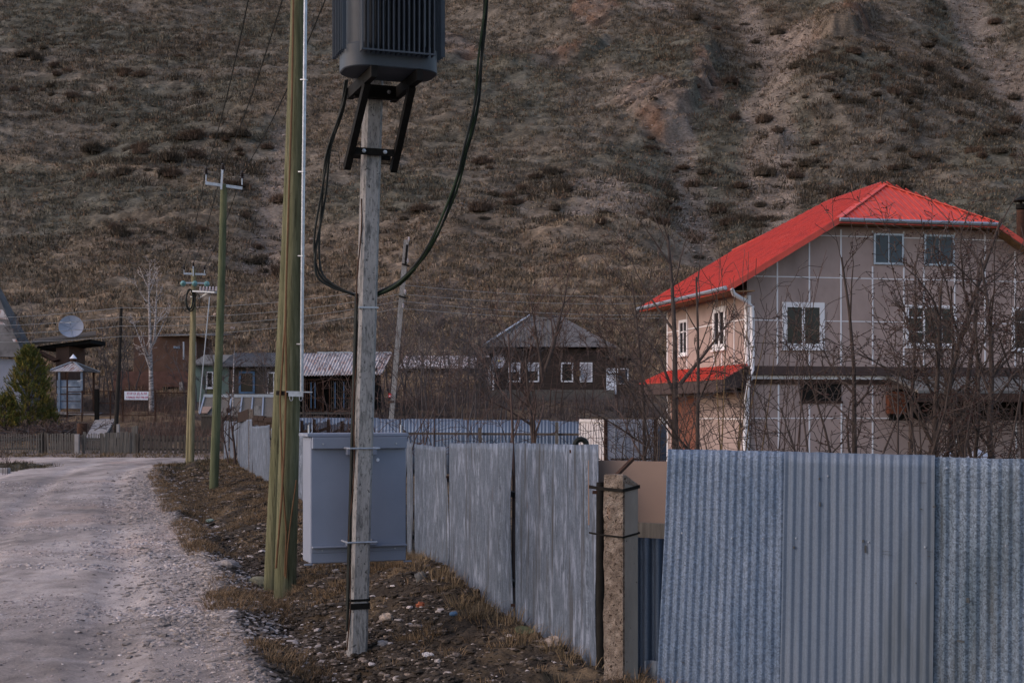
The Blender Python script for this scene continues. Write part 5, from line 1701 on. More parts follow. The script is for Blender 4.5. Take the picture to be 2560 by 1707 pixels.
# ------------------------------------------------------------------ shed with corrugated roof and barred cages
DS = 75.0
sfz, sw = facing(752, 956, DS)
As = lambda px: (px - 752) / F * DS
Zs = lambda py: PZ(py, DS)
sh = thing("animal_shed", "low shed with rusty corrugated slate roof over barred cages", "shed", sfz(sw / 2, -1.5, 1.2))
sheet("roof", mt['slate'], sfz(-1.0, 0.35, PZ(940, DS - .35)), sfz(sw, 0.35, PZ(936, DS - .35)), sfz(-0.9, -2.2, PZ(884, DS + 2.2)), sfz(sw + .35, -2.2, PZ(882, DS + 2.2)), 330, 6, ribs(sw + 1.0, 0.155, 0.055, 'sin'), sh, 0.01)
q = MB(); q.prism([sfz(As(778), -2.25, PZ(886, DS + 2.2)), sfz(sw + .3, -2.25, PZ(885, DS + 2.2)), sfz(sw + .3, -2.25, PZ(879, DS + 2.2)), sfz(As(778), -2.25, PZ(879, DS + 2.2))], (0, .1, 0)); q.build("ridge_board", mt['rail'], sh)
q = MB(); q.box(-0.8, sw - .3, -2.4, -2.3, 1.0, Zs(890), sfz); q.box(-.8, -.7, -2.3, -0.1, 1, Zs(920), sfz); q.box(sw - .4, sw - .3, -2.3, -0.1, 1, Zs(920), sfz); q.box(-.8, sw - .3, -2.3, -.1, 1.0, 1.9, sfz); q.build("wall", mt['interior'], sh)  # walls coloured near-black to paint the shade inside the shed
q = MB(); q.box(-0.8, sw - .3, -0.09, -.02, Zs(1035), Zs(1030), sfz); q.build("sill_board", mt['greywood'], sh)
for (xa, xb) in ((764, 808), (824, 880)):
    q = MB()
    for z in (950, 996, 1028): q.box(As(xa), As(xb), 0.0, 0.04, Zs(z), Zs(z) + .05, sfz)
    for x in (xa, xb): q.box(As(x) - .03, As(x) + .03, 0.0, 0.04, Zs(1030), Zs(949), sfz)
    fo = q.build("cage_front", mt['rust'], sh)
    q = MB()
    for x in np.arange(xa + 5, xb - 2, 5.2): q.tube([sfz(As(x), 0.02, Zs(1029)), sfz(As(x), 0.02, Zs(952))], 0.016, 5)
    q.build("bars", mt['rust' if xa < 800 else 'darkwood'], fo)
    q = MB()
    for x in ((xa + 14), (xb - 20)): q.tube([sfz(As(x), 0.045, Zs(1020)), sfz(As(x), 0.045, Zs(955))], 0.022, 5)
    q.build("blue_bar", mt['bluepaint'], fo)
q = MB(); q.box(As(756), As(760), -0.1, 0.03, 1.2, Zs(945), sfz); q.box(As(930), As(934), -.1, .03, 1.2, Zs(940), sfz); q.build("post", mt['darkwood'], sh)

# low slate roofed barn behind the thicket
fz, w_ = facing(1015, 1232, 96)
b = thing("slate_barn", "low barn with grey slate roof half hidden by the bare thicket", "barn", fz(w_ / 2, -2, 3))
q = MB(); q.box(0, w_, -4, 0, 2.5, PZ(922, 96), fz); q.build("wall", mt['darkwood'], b)
q = MB(); q.prism([fz(-.4, .5, PZ(921, 96)), fz(w_, .5, PZ(921, 96)), fz(w_, -2.2, PZ(892, 97)), fz(-.2, -2.2, PZ(892, 97))], (0, 0, .12)); q.build("roof", mt['slate'], b)

# ------------------------------------------------------------------ green house with slate roof
DG = 84.0
fz, w_ = facing(488, 760, DG)
Ag = lambda px: (px - 488) / F * DG
Zg = lambda py: PZ(py, DG)
gh = thing("green_house", "long pale green house under a grey corrugated roof with blue window frame", "house", fz(w_ / 2, -2, 2))
q = MB(); q.box(0, Ag(572), -4, 0, 1.6, Zg(912), fz); q.build("wall", mt['greenwall'], gh)
q = MB(); q.box(Ag(572) + .003, w_, -4, -.02, 1.6, Zg(912), fz); q.build("wall", mt['darkwood'], gh)
sheet("roof", mt['greyslate'], fz(Ag(548), 0.5, Zg(917)), fz(w_ + .3, 0.5, Zg(917)), fz(Ag(566), -2.6, PZ(882, DG + 2.6)), fz(w_ + .3, -2.6, PZ(882, DG + 2.6)), 260, 4, ribs(w_ - Ag(548) + .6, 0.16, 0.05, 'sin'), gh, 0.01)
q = MB(); q.prism([fz(-.2, .4, Zg(913)), fz(Ag(556), .4, Zg(913)), fz(Ag(562), -2.6, PZ(890, DG + 2.6)), fz(0, -2.6, PZ(890, DG + 2.6))], (0, 0, .08)); q.build("roof", mt['verandaroof'], gh)
window(gh, fz, Ag(516), Ag(533), Zg(970), Zg(929), 0.06, (), frame='whitetrim', glass='glass')
window(gh, Fr(fz(0, -.02, 0), fz.a, fz.b), Ag(597), Ag(637), Zg(984), Zg(928), 0.12, (), frame='bluepaint', glass='glass', sill=False)
window(gh, Fr(fz(0, -.02, 0), fz.a, fz.b), Ag(668), Ag(700), Zg(984), Zg(930), 0.08, (0.5,), frame='whitetrim', glass='glass', sill=False)
q = MB(); q.box(Ag(517), Ag(533), 0.003, 0.05, Zg(988), Zg(972), fz); q.build("moss_panel", mt['greenwood'], gh)
q = MB(); q.box(Ag(508), Ag(511), 0.003, 0.05, Zg(972), Zg(940), fz); q.build("meter_box", mt['darkwood'], gh)

# low lean-to roof with a white edge in front of it
DL = 70.0
ls_ = thing("lean_to_shed", "low brown boarded lean-to roof with a white top edge", "shed", P(600, 1040, DL))
tl, tr = P(511, 992, DL + 2.2), P(700, 992, DL + 2.2); bl_, br_ = P(499, 1036, DL), P(700, 1042, DL)
q = MB(); q.prism([bl_, br_, tr, tl], (0, 0.02, -.08)); q.build("roof", mt['greywood'], ls_)
q = MB(); q.bar(tl + np.array((-.03, -.03, .06)), tr + np.array((0, -.03, .06)), 0.1, 0.15); q.build("white_edge", mt['rail'], ls_)
for t in (0.0, 0.2, 0.36, 0.5, 0.64, 0.78, 0.93):
    q = MB(); q.bar(bl_ + (br_ - bl_) * t + np.array((0, -.02, .03)), tl + (tr - tl) * t + np.array((0, -.02, .03)), 0.07, 0.035); q.build("batten", mt['rail'], ls_)
q = MB(); q.prism([bl_ + np.array((.05, .1, -.1)), br_ + np.array((0, .1, -.1)), br_ + np.array((0, .1, -1.6)), bl_ + np.array((.05, .1, -1.6))], (0, 1.5, 0)); q.build("wall", mt['darkwood'], ls_)
q = MB(); m0 = bl_ + np.array((0.1, -.03, .03)); q.prism([P(503, 1034, DL - .05), P(518, 1034, DL - .05), P(530, 1018, DL + .75), P(507, 1018, DL + .75)], (0, -.02, .04)); q.build("pale_board", mt['pinkboard'], ls_)

# ------------------------------------------------------------------ rust brown house behind the birch
DR = 91.0
fz, w_ = facing(334, 492, DR)
Ar = lambda px: (px - 334) / F * DR
Zr = lambda py: PZ(py, DR)
rh = thing("rust_brown_house", "rust brown two level house with flat slate roof behind the birch", "house", fz(w_ / 2, -2, 2.4))
q = MB(); q.box(0, w_, -4.5, 0, 1.8, Zr(840), fz); q.build("upper_wall", mt['rustwall'], rh)
q = MB(); q.box(-.9, w_ + .2, 0.003, 1.4, 1.5, Zr(930), fz); q.build("lower_wall", mt['brick'], rh)
sheet("roof", mt['greyslate'], fz(Ar(392), 0.6, Zr(838)), fz(w_ + 1.6, 0.6, Zr(840)), fz(Ar(392), -4.6, Zr(826)), fz(w_ + 1.6, -4.6, Zr(826)), 120, 3, ribs(4.5, 0.16, 0.05, 'sin'), rh, 0.01)
q = MB(); q.box(Ar(434), Ar(450), 0.01, 0.06, Zr(871), Zr(865), fz); q.build("vent_grille", mt['bluepanel'], rh)
q = MB(); q.box(Ar(418), Ar(462), 1.403, 1.45, Zr(1003), Zr(968), fz); q.build("opening_shade", mt['interior'], rh)  # flat dark plate, shade of the opening put into its colour
q = MB(); q.box(Ar(462), Ar(470), 1.403, 1.52, Zr(1000), Zr(956), fz); q.build("pale_pillar", mt['slab'], rh)
q = MB(); q.box(Ar(396), Ar(404), 1.46, 1.6, Zr(998), Zr(984), fz); q.build("red_door_panel", mt['red'], rh)
for px in (467, 496):
    q = MB(); q.tube([fz(Ar(px), .9, Zr(856)), fz(Ar(px), .9, Zr(900))], 0.05, 6); q.build("white_pipe", mt['rail'], rh)

# ------------------------------------------------------------------ steep roofed white house at the left edge
DA = 77.0
ah = thing("steep_roof_house", "white house with a steep patched grey roof at the left edge", "house", P(-40, 1010, DA + 2))
e0_, e1_ = P(-230, 884, DA), P(60, 893, DA)
r0_, r1_ = P(-230, 600, DA + 2.6), P(-62, 600, DA + 2.6)
q = MB(); q.add([e0_, e1_, r1_, r0_], [(0, 1, 2, 3)])
nn = np.cross(e1_ - e0_, r0_ - e0_); nn /= np.linalg.norm(nn)
q = MB(); q.prism([e0_, e1_, r1_, r0_], -nn * .08); ro = q.build("roof", mt['greyslate'], ah)
q = MB()
for (p4) in ([(-60, 765), (7, 775), (22, 800), (-60, 788)], [(-60, 805), (6, 805), (14, 812), (-60, 812)], [(30, 848), (40, 848), (46, 856), (35, 856)]):
    pts = []
    for (px, py) in p4:
        # point on the roof plane along the sight line
        dr = np.array(((px - 1280) / F, 1.0, (HZ - py) / F)); o_ = np.array((0, 0, EYE)); t = ((e0_ - o_) @ nn) / (dr @ nn); pts.append(o_ + dr * t)
    q.prism(np.array(pts), nn * .02 if nn[1] < 0 else -nn * .02)
q.build("pale_patch", mt['slate'], ro)
q = MB(); q.prism([P(-230, 890, DA + .4), P(52, 898, DA + .4), P(52, 1030, DA + .4), P(-230, 1030, DA + .4)], (0, 4, 0)); q.build("wall", mt['whitewall'], ah)
q = MB(); q.prism([P(32, 915, DA + .37), P(38, 915, DA + .37), P(38, 955, DA + .37), P(32, 955, DA + .37)], (0, .03, 0)); q.build("window", mt['glass'], ah)
q = MB(); q.prism([P(60, 893, DA + .2), P(80, 868, DA + 3), P(-30, 690, DA + 3.6), P(-62, 600, DA + 2.7)], (0, 0.05, -.08)); q.build("hip", mt['greyslate'], ro)
q = MB(); q.prism([P(36, 857, DA + 1.6), P(72, 861, DA + 1.2), P(148, 898, DA + 1.2), P(130, 902, DA + 1.2)], (0, .4, -.08)); q.build("porch_roof", mt['brownwood'], ah)

# dark woodshed with long sloping roof and its dish
ds = thing("wood_shed", "dark open shed with long tilted roof under the big satellite dish", "shed", P(155, 985, 80))
q = MB(); q.prism([P(76, 863, 79), P(240, 842, 79), P(240, 832, 83), P(84, 852, 83)], (0, 0, .12)); q.build("roof", mt['darkwood'], ds)
q = MB(); q.prism([P(92, 866, 79.4), P(226, 848, 79.4), P(226, 858, 79.4), P(92, 874, 79.4)], (0, 3, 0)); q.build("eave_board", mt['interior'], ds)
q = MB(); q.prism([P(140, 868, 79.6), P(172, 862, 79.6), P(172, 985, 79.6), P(140, 985, 79.6)], (0, 3, 0)); q.build("wall", mt['rustwall'], ds)
c = P(178, 820, 79.5)
t, o, nrm, c = dish("satellite_dish", "large pale grey satellite dish on the dark shed roof at left", c, 0.67, (0.25, -1, 0.42), 'dish', P(170, 855, 80))
q = MB(); q.tube([c - nrm * .02, P(170, 850, 80.3)], 0.05, 8); q.build("mast", mt['rail'], t)
foc = c + nrm * 0.62
q = MB(); q.lathe(foc, [(0.03, -.06), (0.05, 0), (0.05, .08), (0.02, .1)], 10, nrm); q.build("feed_horn", mt['rail'], t, True)
e = np.cross(nrm, (0, 0, 1)); e /= np.linalg.norm(e); u2 = np.cross(e, nrm)
for a in (0.4, 2.5, 4.6):
    q = MB(); q.tube([c + nrm * .22 + (e * math.cos(a) + u2 * math.sin(a)) * 0.65, foc], 0.012, 5); q.build("strut", mt['rail'], t)
q = MB()
for a in np.arange(0, 6.28, 6.283 / 6):
    dv = e * math.cos(a + .3) + u2 * math.sin(a + .3); q.tube([c + dv * .67 * k / 5 + nrm * (0.34 * .67 * (k / 5) ** 2 + .006) for k in range(6)], 0.006, 4)
q.build("rib", mt['bluepanel'], o)

# ------------------------------------------------------------------ gazebo
DZ = 76.0
gzb = thing("gazebo", "small square gazebo with hipped slate roof and blue-grey panels", "gazebo", P(185, 1030, DZ + 1))
ap = P(183, 905, DZ + 1.3)
ea = [P(124, 927, DZ), P(208, 927, DZ - .1), P(250, 931, DZ + 2.2), P(150, 925, DZ + 2.7)]
for i in range(4):
    a, b = ea[i], ea[(i + 1) % 4]
    r_ = roofplane("x", [a, b, ap], 0.16, 0.04)
    r_.build("roof", mt['slate' if i == 0 else 'greyslate'], gzb)
for i in range(3):
    q = MB(); q.bar(ea[i] + np.array((0, -.03, .05)), ap + np.array((0, -.03, .05)), 0.12, 0.03); q.build("hip_cap", mt['rail'], gzb)
q = MB(); q.lathe(ap + np.array((0, 0, -.12)), [(0.15, 0), (0.15, .30)], 14); q.build("vent_pipe", mt['rust'], gzb, True)
q = MB(); q.lathe(ap + np.array((0, 0, .19)), [(0.20, 0), (0.20, .01), (0.01, .24)], 16); q.build("vent_cap", mt['signwhite'], gzb)
for (px, d) in ((148, DZ + .1), (204, DZ + .1), (234, DZ + 2), (166, DZ + 2.2)):
    q = MB(); p = P(px, 930, d); q.box(p[0] - .05, p[0] + .05, d - .05, d + .05, 1.7, p[2]); q.build("post", mt['bluepanel' if d < DZ + 1 else 'brownwood'], gzb)
for k, (ya, yb) in enumerate(((950, 966), (968, 984), (987, 1002), (1004, 1021))):
    q = MB(); q.prism([P(142, yb, DZ + .12), P(204, yb, DZ + .12), P(204, ya, DZ + .12), P(142, ya, DZ + .12)], (0, .04, 0)); q.build("panel", mt['bluepanel'], gzb)
q = MB(); q.prism([P(138, 1029, DZ - .1), P(240, 1031, DZ - .1), P(240, 1037, DZ - .1), P(138, 1036, DZ - .1)], (0, 2.5, 0)); q.build("base_slab", mt['slab'], gzb)
q = MB(); q.bar(P(193, 953, DZ - .1), P(206, 949, DZ - .1), .03, .05); q.build("bracket", mt['rail'], gzb)

# ------------------------------------------------------------------ mesh fence, gate and the sale sign
DM = 73.5
mf = thing("mesh_fence", "rusty iron mesh fence and gate in front of the gazebo", "fence", P(300, 1042, DM))
for px, r, top in ((168, .035, 930), (242, .10, 972), (276, .03, 978), (307, .035, 974), (388, .04, 976), (470, .035, 978), (205, .03, 976)):
    q = MB(); p = P(px, top, DM); q.box(p[0] - r, p[0] + r, DM - r, DM + r, 1.3, p[2]); q.build("post", mt['rust' if r < .09 else 'blacksteel'], mf)
for (xa, xb, y) in ((168, 242, 979), (242, 307, 978), (307, 388, 976), (388, 470, 982), (242, 307, 1036), (307, 388, 1038), (242, 307, 1008), (168, 242, 1032)):
    q = MB(); q.bar(P(xa, y, DM), P(xb, y, DM), .04, .05); q.build("rail", mt['rust'], mf)
q = MB()
for x in np.arange(170, 470, 2.4):
    q.tube([P(x, 980, DM), P(x, 1036, DM)], 0.004, 3, False)
for y in np.arange(982, 1036, 4.5):
    q.tube([P(170, y, DM), P(470, y, DM)], 0.004, 3, False)
q.build("wire_mesh", mt['rust'], mf)
sgc = P(341.5, 1001, DM - .12)
sg = thing("sale_sign", "white hand-lettered sale sign with phone number hung on the mesh fence", "sign", sgc)
q = MB(); q.prism([P(311, 999, DM - .12), P(370, 999.5, DM - .12), P(371.5, 978.5, DM - .12), P(310.5, 978, DM - .12)], (0, .02, 0)); bd = q.build("board", mt['signwhite'], sg)


def text(body, px, py, d, hpx, wpx, mat, parent):
    cu = bpy.data.curves.new("lettering", 'FONT'); cu.body = body; cu.align_x = 'CENTER'; cu.align_y = 'CENTER'
    cu.extrude = 0.002; cu.offset = 0.012
    cu.materials.append(mt[mat])
    o = bpy.data.objects.new("lettering", cu); COL.objects.link(o)
    p = P(px, py, d)
    o.parent = parent; o.location = tuple(p - WLOC[parent.name]); o.rotation_euler = (math.pi / 2, 0, 0)
    bpy.context.view_layer.update()
    dx, dy = o.dimensions.x, o.dimensions.y
    o.scale = (wpx / F * d / max(dx, .01), hpx / F * d / max(dy, .01), 1)
    bpy.context.view_layer.update()
    me = bpy.data.meshes.new_from_object(o.evaluated_get(bpy.context.evaluated_depsgraph_get()))
    m = link("lettering", me, parent); m.location = o.location; m.rotation_euler = o.rotation_euler; m.scale = o.scale
    bpy.data.objects.remove(o)
    return m


text("П Р О Д А М", 342, 984.0, DM - .135, 7.0, 48, 'signred', bd)
text("+7(963) 957-96-28", 342, 993.2, DM - .135, 6.4, 55, 'signred', bd)

# concrete slab path, bin, white post, block
q = MB()
pts_l = [(240, 1047), (233, 1056), (229, 1066), (222, 1078), (214, 1094)]; pts_r = [(290, 1046), (281, 1056), (276, 1066), (268, 1078), (258, 1094)]
for i in range(4):
    def gpt(px, py):
        ds_ = np.arange(62, 80, .05); zs_ = T(ds_) + 0.12; pys = HZ - (zs_ - EYE) * F / ds_; d = float(np.interp(-py, -pys, ds_)); return P(px, py, d)
    a, b, c, d_ = gpt(*pts_l[i]), gpt(*pts_r[i]), gpt(*pts_r[i + 1]), gpt(*pts_l[i + 1])
    for k in range(2):
        m0 = a + (d_ - a) * (k / 2 + .02); m1 = b + (c - b) * (k / 2 + .02); m2 = b + (c - b) * (k / 2 + .48); m3 = a + (d_ - a) * (k / 2 + .48)
        q.prism([m0, m3, m2, m1], (0, 0, -.3))
o = q.build("path", mt['slab']); tag(o, kind='structure')
bn = P(205, 1086, 65.5)
rb = thing("rusty_bin", "rusty brown metal bin on a post behind the picket fence", "bin", (bn[0], bn[1], gzf(bn[0], bn[1])))
q = MB(); q.lathe(bn, [(0.19, 0), (0.23, .03), (0.235, .50), (0.22, .52), (0.20, .50), (0.17, .08), (0.01, .06)], 18); q.build("drum", mt['rust'], rb, True)
q = MB(); q.tube([(bn[0] + .05, bn[1], 0.0), (bn[0] + .05, bn[1], bn[2] + .02)], .05, 8); q.build("stand", mt['darkwood'], rb)
p = P(191, 1085, 62.8); q = MB(); q.box(p[0] - .09, p[0] + .09, p[1], p[1] + .18, -0.1, p[2]); q.box(p[0] - .2, p[0] + .25, p[1] - .05, p[1] + .25, -0.1, .18)
o = q.build("white_post", mt['slab']); tag(o, "short white concrete post in line with the picket fence", "post")
p = P(-4, 1182, 46.5); q = MB(); q.box(p[0] - .3, p[0] + .3, p[1], p[1] + .3, -0.15, PZ(1170, 46.5))
o = q.build("concrete_block", mt['slab'], bevel=.03); tag(o, "pale concrete block lying in the grass at the left edge", "block")

# ------------------------------------------------------------------ picket fences along the far side of the road
DP = 63.0


def pickets(name, lab, secs, posts, mat, group=None):
    cx = secs[0][0]
    g = thing(name, lab, "fence", P(cx, 1138, DP))
    for (xa, xb, ya, yb, step, w, lean, mt_) in secs:
        q = MB(); x = xa
        while x < xb:
            t = (x - xa) / max(1, xb - xa); y = ya + (yb - ya) * t + rng.uniform(-2.2, 2.2)
            d = DP + rng.uniform(-.02, .02)
            b = P(x, 1139, d); b[2] = gzf(b[0], b[1]) + rng.uniform(-.02, .06); tp = P(x + lean + rng.uniform(-1, 1), y, d)
            q.bar(b, tp, w * rng.uniform(.8, 1.15), .025, (0, 1, 0)); x += step * rng.uniform(.85, 1.15)
        q.build("picket_panel", mt[mt_], g)
        q = MB()
        for f_ in (.28, .75): q.bar(P(xa, 1136 - (1136 - ya) * f_, DP + .05), P(xb, 1137 - (1137 - yb) * f_, DP + .05), .03, .07)
        q.build("rail", mt[mt_], g)
    for (px, top, w, lean) in posts:
        q = MB(); b = P(px, 1140, DP + .1); b[2] = gzf(b[0], b[1]) - .1; q.bar(b, P(px + lean, top, DP + .1), w, .12, (0, 1, 0)); q.build("post", mt[mat], g)
    return g


pickets("picket_fence", "thin sparse stick fence at the left edge beyond the road", [(-60, 104, 1086, 1084, 6.2, .045, 0, 'greywood')], [(104, 1080, .16, 0), (113, 1081, .12, 2)], 'darkwood')
pickets("picket_fence", "weathered grey picket fence with open gate sections opposite the road bend", [(120, 186, 1083, 1083, 6.0, .07, -1, 'greywood'), (206, 252, 1084, 1084, 5.0, .04, 0, 'greywood'), (254, 326, 1082, 1080, 3.6, .055, 1.5, 'greywood')], [(209, 1079, .1, 2), (253, 1082, .08, 0), (331, 1066, .14, 3), (338, 1064, .12, 3)], 'greywood')
pickets("picket_fence", "dark wide-board picket fence reaching the zinc sheet fence", [(342, 575, 1086, 1094, 10.5, .115, 1, 'darkwood')], [(344, 1084, .15, 0), (460, 1086, .1, 0)], 'darkwood')

# ------------------------------------------------------------------ dark pole, concrete pole and their wires
DK = 66.0
b = P(288, 1080, DK); b[2] = gzf(b[0], b[1]) - .2
dp = thing("utility_pole", "thin dark tarred wooden pole leaning right near the sale sign", "utility pole", b)
tpk = P(303, 766, DK)
wpole(dp, "post", b, tpk, .115, .075, 'tarwood', 12)
q = MB(); q.bar(P(295, 1060, DK - .12), P(295, 1095, DK - .12), .12, .12, (0, 1, 0)); q.build("concrete_stub", mt['slab'], dp)
q = MB(); q.lathe(P(289.5, 1072, DK), [(.14, 0), (.14, .04)], 12); q.build("wire_tie", mt['rust'], dp)
DQ = 70.0
b = P(974, 1045, DQ); b[2] = gzf(b[0], b[1]) - .3
tq = P(1016, 600, DQ)
cp = thing("utility_pole", "distant grey concrete pole with side brackets beyond the metal cabinet", "utility pole", b)
q = MB(); q.bar(b, tq, .24, .22, (0, 1, 0)); q.build("shaft", mt['concrete'], cp)
for py, px in ((601, 1018), (655, 1015), (733, 1009), (768, 1004)):
    insulator(cp, P(px + 4, py, DQ - .2), .07, .18, 'whiteporc', .06)
for py in (660, 740):
    q = MB(); x = 974 + (1045 - py) * 42 / 445; q.bar(P(x - 5, py, DQ - .2), P(x + 13, py + 5, DQ - .2), .05, .08); q.build("bracket", mt['blacksteel'], cp)
q = MB(); q.bar(P(1018, 612, DQ - .18), P(1014, 660, DQ - .18), .10, .12, (0, 1, 0)); q.build("switch_box", mt['blacksteel'], cp)
q = MB(); q.prism([P(971, 983, DQ - .2), P(978, 983, DQ - .2), P(978, 993, DQ - .2), P(971, 993, DQ - .2)], (0, .02, 0)); ps = q.build("warning_plate", mt['red'], cp)
q = MB(); q.prism([P(972.5, 988, DQ - .222), P(976.5, 988, DQ - .222), P(976.5, 991, DQ - .222), P(972.5, 991, DQ - .222)], (0, .01, 0)); q.build("white_mark", mt['signwhite'], ps)
q = MB(); q.lathe(P(979, 1006, DQ), [(.17, 0), (.17, .08)], 12); q.build("rust_band", mt['rust'], cp)
for k, (yl, ya, yb, yr) in enumerate(((794, 769, 712, 736), (812, 793, 735, 752), (832, 815, 752, 785), (850, 841, 770, 790))):
    L_ = P(-160, yl + 4, DK - 4); A0 = P(303 - k * 1.2, ya, DK - .1); B0 = P(1004 - k * 2, yb, DQ - .2); R_ = P(1760, yr, DQ + 6)
    pts = np.vstack([sagline(L_, A0, .12), sagline(A0, B0, .35, 24)[1:], sagline(B0, R_, .3, 20)[1:]])
    q = MB(); q.tube(pts, 0.013, 5)
    tag(q.build("overhead_wire", mt['wire'], None, True), ["topmost pale wire from the dark pole to the distant concrete pole", "second pale wire below the top one across the village", "third pale wire across the village from the dark pole", "lowest pale wire of four across the village"][k], "wire", "village wires between the poles")
# small far posts
for px, top, bot, d, w, mat, lab in ((582, 824, 905, 108, .16, 'darkwood', "thin dark post with short crossbar on the slope behind the green house"), (419, 799, 836, 112, .26, 'birch', "pale leaning stake on the slope above the rust brown house")):
    t = thing("slope_post", lab, "post", P(px, bot, d))
    q = MB(); q.bar(P(px + 1.5, bot, d), P(px, top, d), w, w, (0, 1, 0)); q.build("shaft", mt[mat], t)
    if px == 582:
        q = MB(); q.bar(P(px - 5, top + 1, d - .1), P(px + 5, top + 1, d - .1), .1, .12); q.build("cross_bar", mt[mat], t)
        for x in (-4, 0, 4): insulator(t, P(px + x, top - 2, d - .1), .07, .15, 'whiteporc', .03)

# stones and litter of the verge, large enough to single out
def rock(name, lab, px, py, d, size, col, cat="stone", flat=.7):
    c = P(px, py, d); c[2] = gzf(c[0], c[1])
    n1_, n2_ = 12, 18
    V = []
    for i in range(n1_ + 1):
        ph = math.pi * i / n1_
        for j in range(n2_):
            t = 2 * math.pi * j / n2_
            v = np.array((math.sin(ph) * math.cos(t), math.sin(ph) * math.sin(t), math.cos(ph)))
            k = 0.62 + 0.75 * float(fbm(np.array([v[0] * 1.8 + size * 99 + v[2] * 1.3]), np.array([v[1] * 1.8 - v[2] * 1.1]), 66, 3)[0])
            V.append(c + v * np.array((size, size * .8, size * flat)) * k + np.array((0, 0, size * flat * .35)))
    fs = [(i * n2_ + j, i * n2_ + (j + 1) % n2_, (i + 1) * n2_ + (j + 1) % n2_, (i + 1) * n2_ + j) for i in range(n1_) for j in range(n2_)]
    V = np.array(V)
    o = build_np(name, V, fs, mt['stone'], None, False, np.tile(np.array(col), (len(V), 1)))
    tag(o, lab, cat)
    return o


rock("boulder", "mossy boulder at the foot of the thick green poles", 650, 1415, 17.6, .17, (.17, .16, .11), "boulder")
rock("stone", "orange-red brick lump on the dark soil", 1052, 1545, 13.2, .045, (.33, .10, .05))
rock("stone", "pale stone on the soil right of the concrete pole base", 968, 1560, 12.9, .075, (.33, .27, .23))
rock("stone", "white stone in the bottom soil below the concrete pole", 1070, 1690, 11.1, .055, (.52, .48, .47))
rock("stone", "flat grey slab stone at the road's crumbling edge", 568, 1418, 18.2, .16, (.25, .22, .21), flat=.45)
rock("stone", "round grey stone just right of the pole's foot", 958, 1622, 12.0, .055, (.27, .24, .23))
rock("stone", "large tan stone against the foot of the zinc fence", 1385, 1690, 10.9, .075, (.27, .22, .19))
rock("stone", "upright dark slate shard on the mound by the fence", 1052, 1492, 14.2, .06, (.12, .115, .11), flat=1.3)
rock("plastic_bag", "crumpled pale green plastic bag in the ditch", 525, 1284, 27.5, .09, (.20, .25, .21), "bag", flat=.5)
c = P(1310, 1645, 11.4); c[2] = gzf(c[0], c[1]) + .05
q = MB(); q.lathe(c, [(.0, .0), (.065, .0), (.078, .02), (.074, .024), (.0, .018)], 20, (0.15, -.25, 1)); o = q.build("round_metal_disc", mt['mossgreen'], None, True); tag(o, "round green metal disc lying at the foot of the fence", "disc")
c = P(1134, 1590, 12.4); c[2] = gzf(c[0], c[1]) + .02
q = MB(); q.lathe(c, [(.012, -.035), (.02, -.02), (.02, .02), (.014, .035)], 8, (1, .2, .1)); o = q.build("plastic_scrap", mt['bluepaint'], None, True); tag(o, "scrap of blue plastic on the dark soil", "litter")

# ------------------------------------------------------------------ bare trees and shrubs


def tubes_np(B, n):
    """B: list of (pts[k][3], radii[k]) with equal k -> vertices, quads"""
    Pn = np.array([b[0] for b in B]); R = np.array([b[1] for b in B])
    N, k, _ = Pn.shape
    t = np.gradient(Pn, axis=1)
    t /= np.maximum(np.linalg.norm(t, axis=2, keepdims=True), 1e-9)
    ref = np.where(np.abs(t[..., 2:3]).mean(1, keepdims=True) > .7, np.array((0, 1.0, 0)), np.array((0, 0, 1.0)))
    a = np.cross(t, np.broadcast_to(ref, t.shape)); a /= np.maximum(np.linalg.norm(a, axis=2, keepdims=True), 1e-9)
    b = np.cross(t, a)
    an = np.arange(n) * 2 * math.pi / n
    V = Pn[:, :, None] + (a[:, :, None] * np.cos(an)[:, None] + b[:, :, None] * np.sin(an)[:, None]) * R[:, :, None, None]
    i = np.arange(k - 1)[:, None] * n; j = np.arange(n)[None]; j2 = (j + 1) % n
    f = np.stack([i + j, i + j2, i + n + j2, i + n + j], -1).reshape(-1, 4)
    F_ = (np.arange(N)[:, None, None] * (k * n) + f[None]).reshape(-1, 4)
    return V.reshape(-1, 3), F_


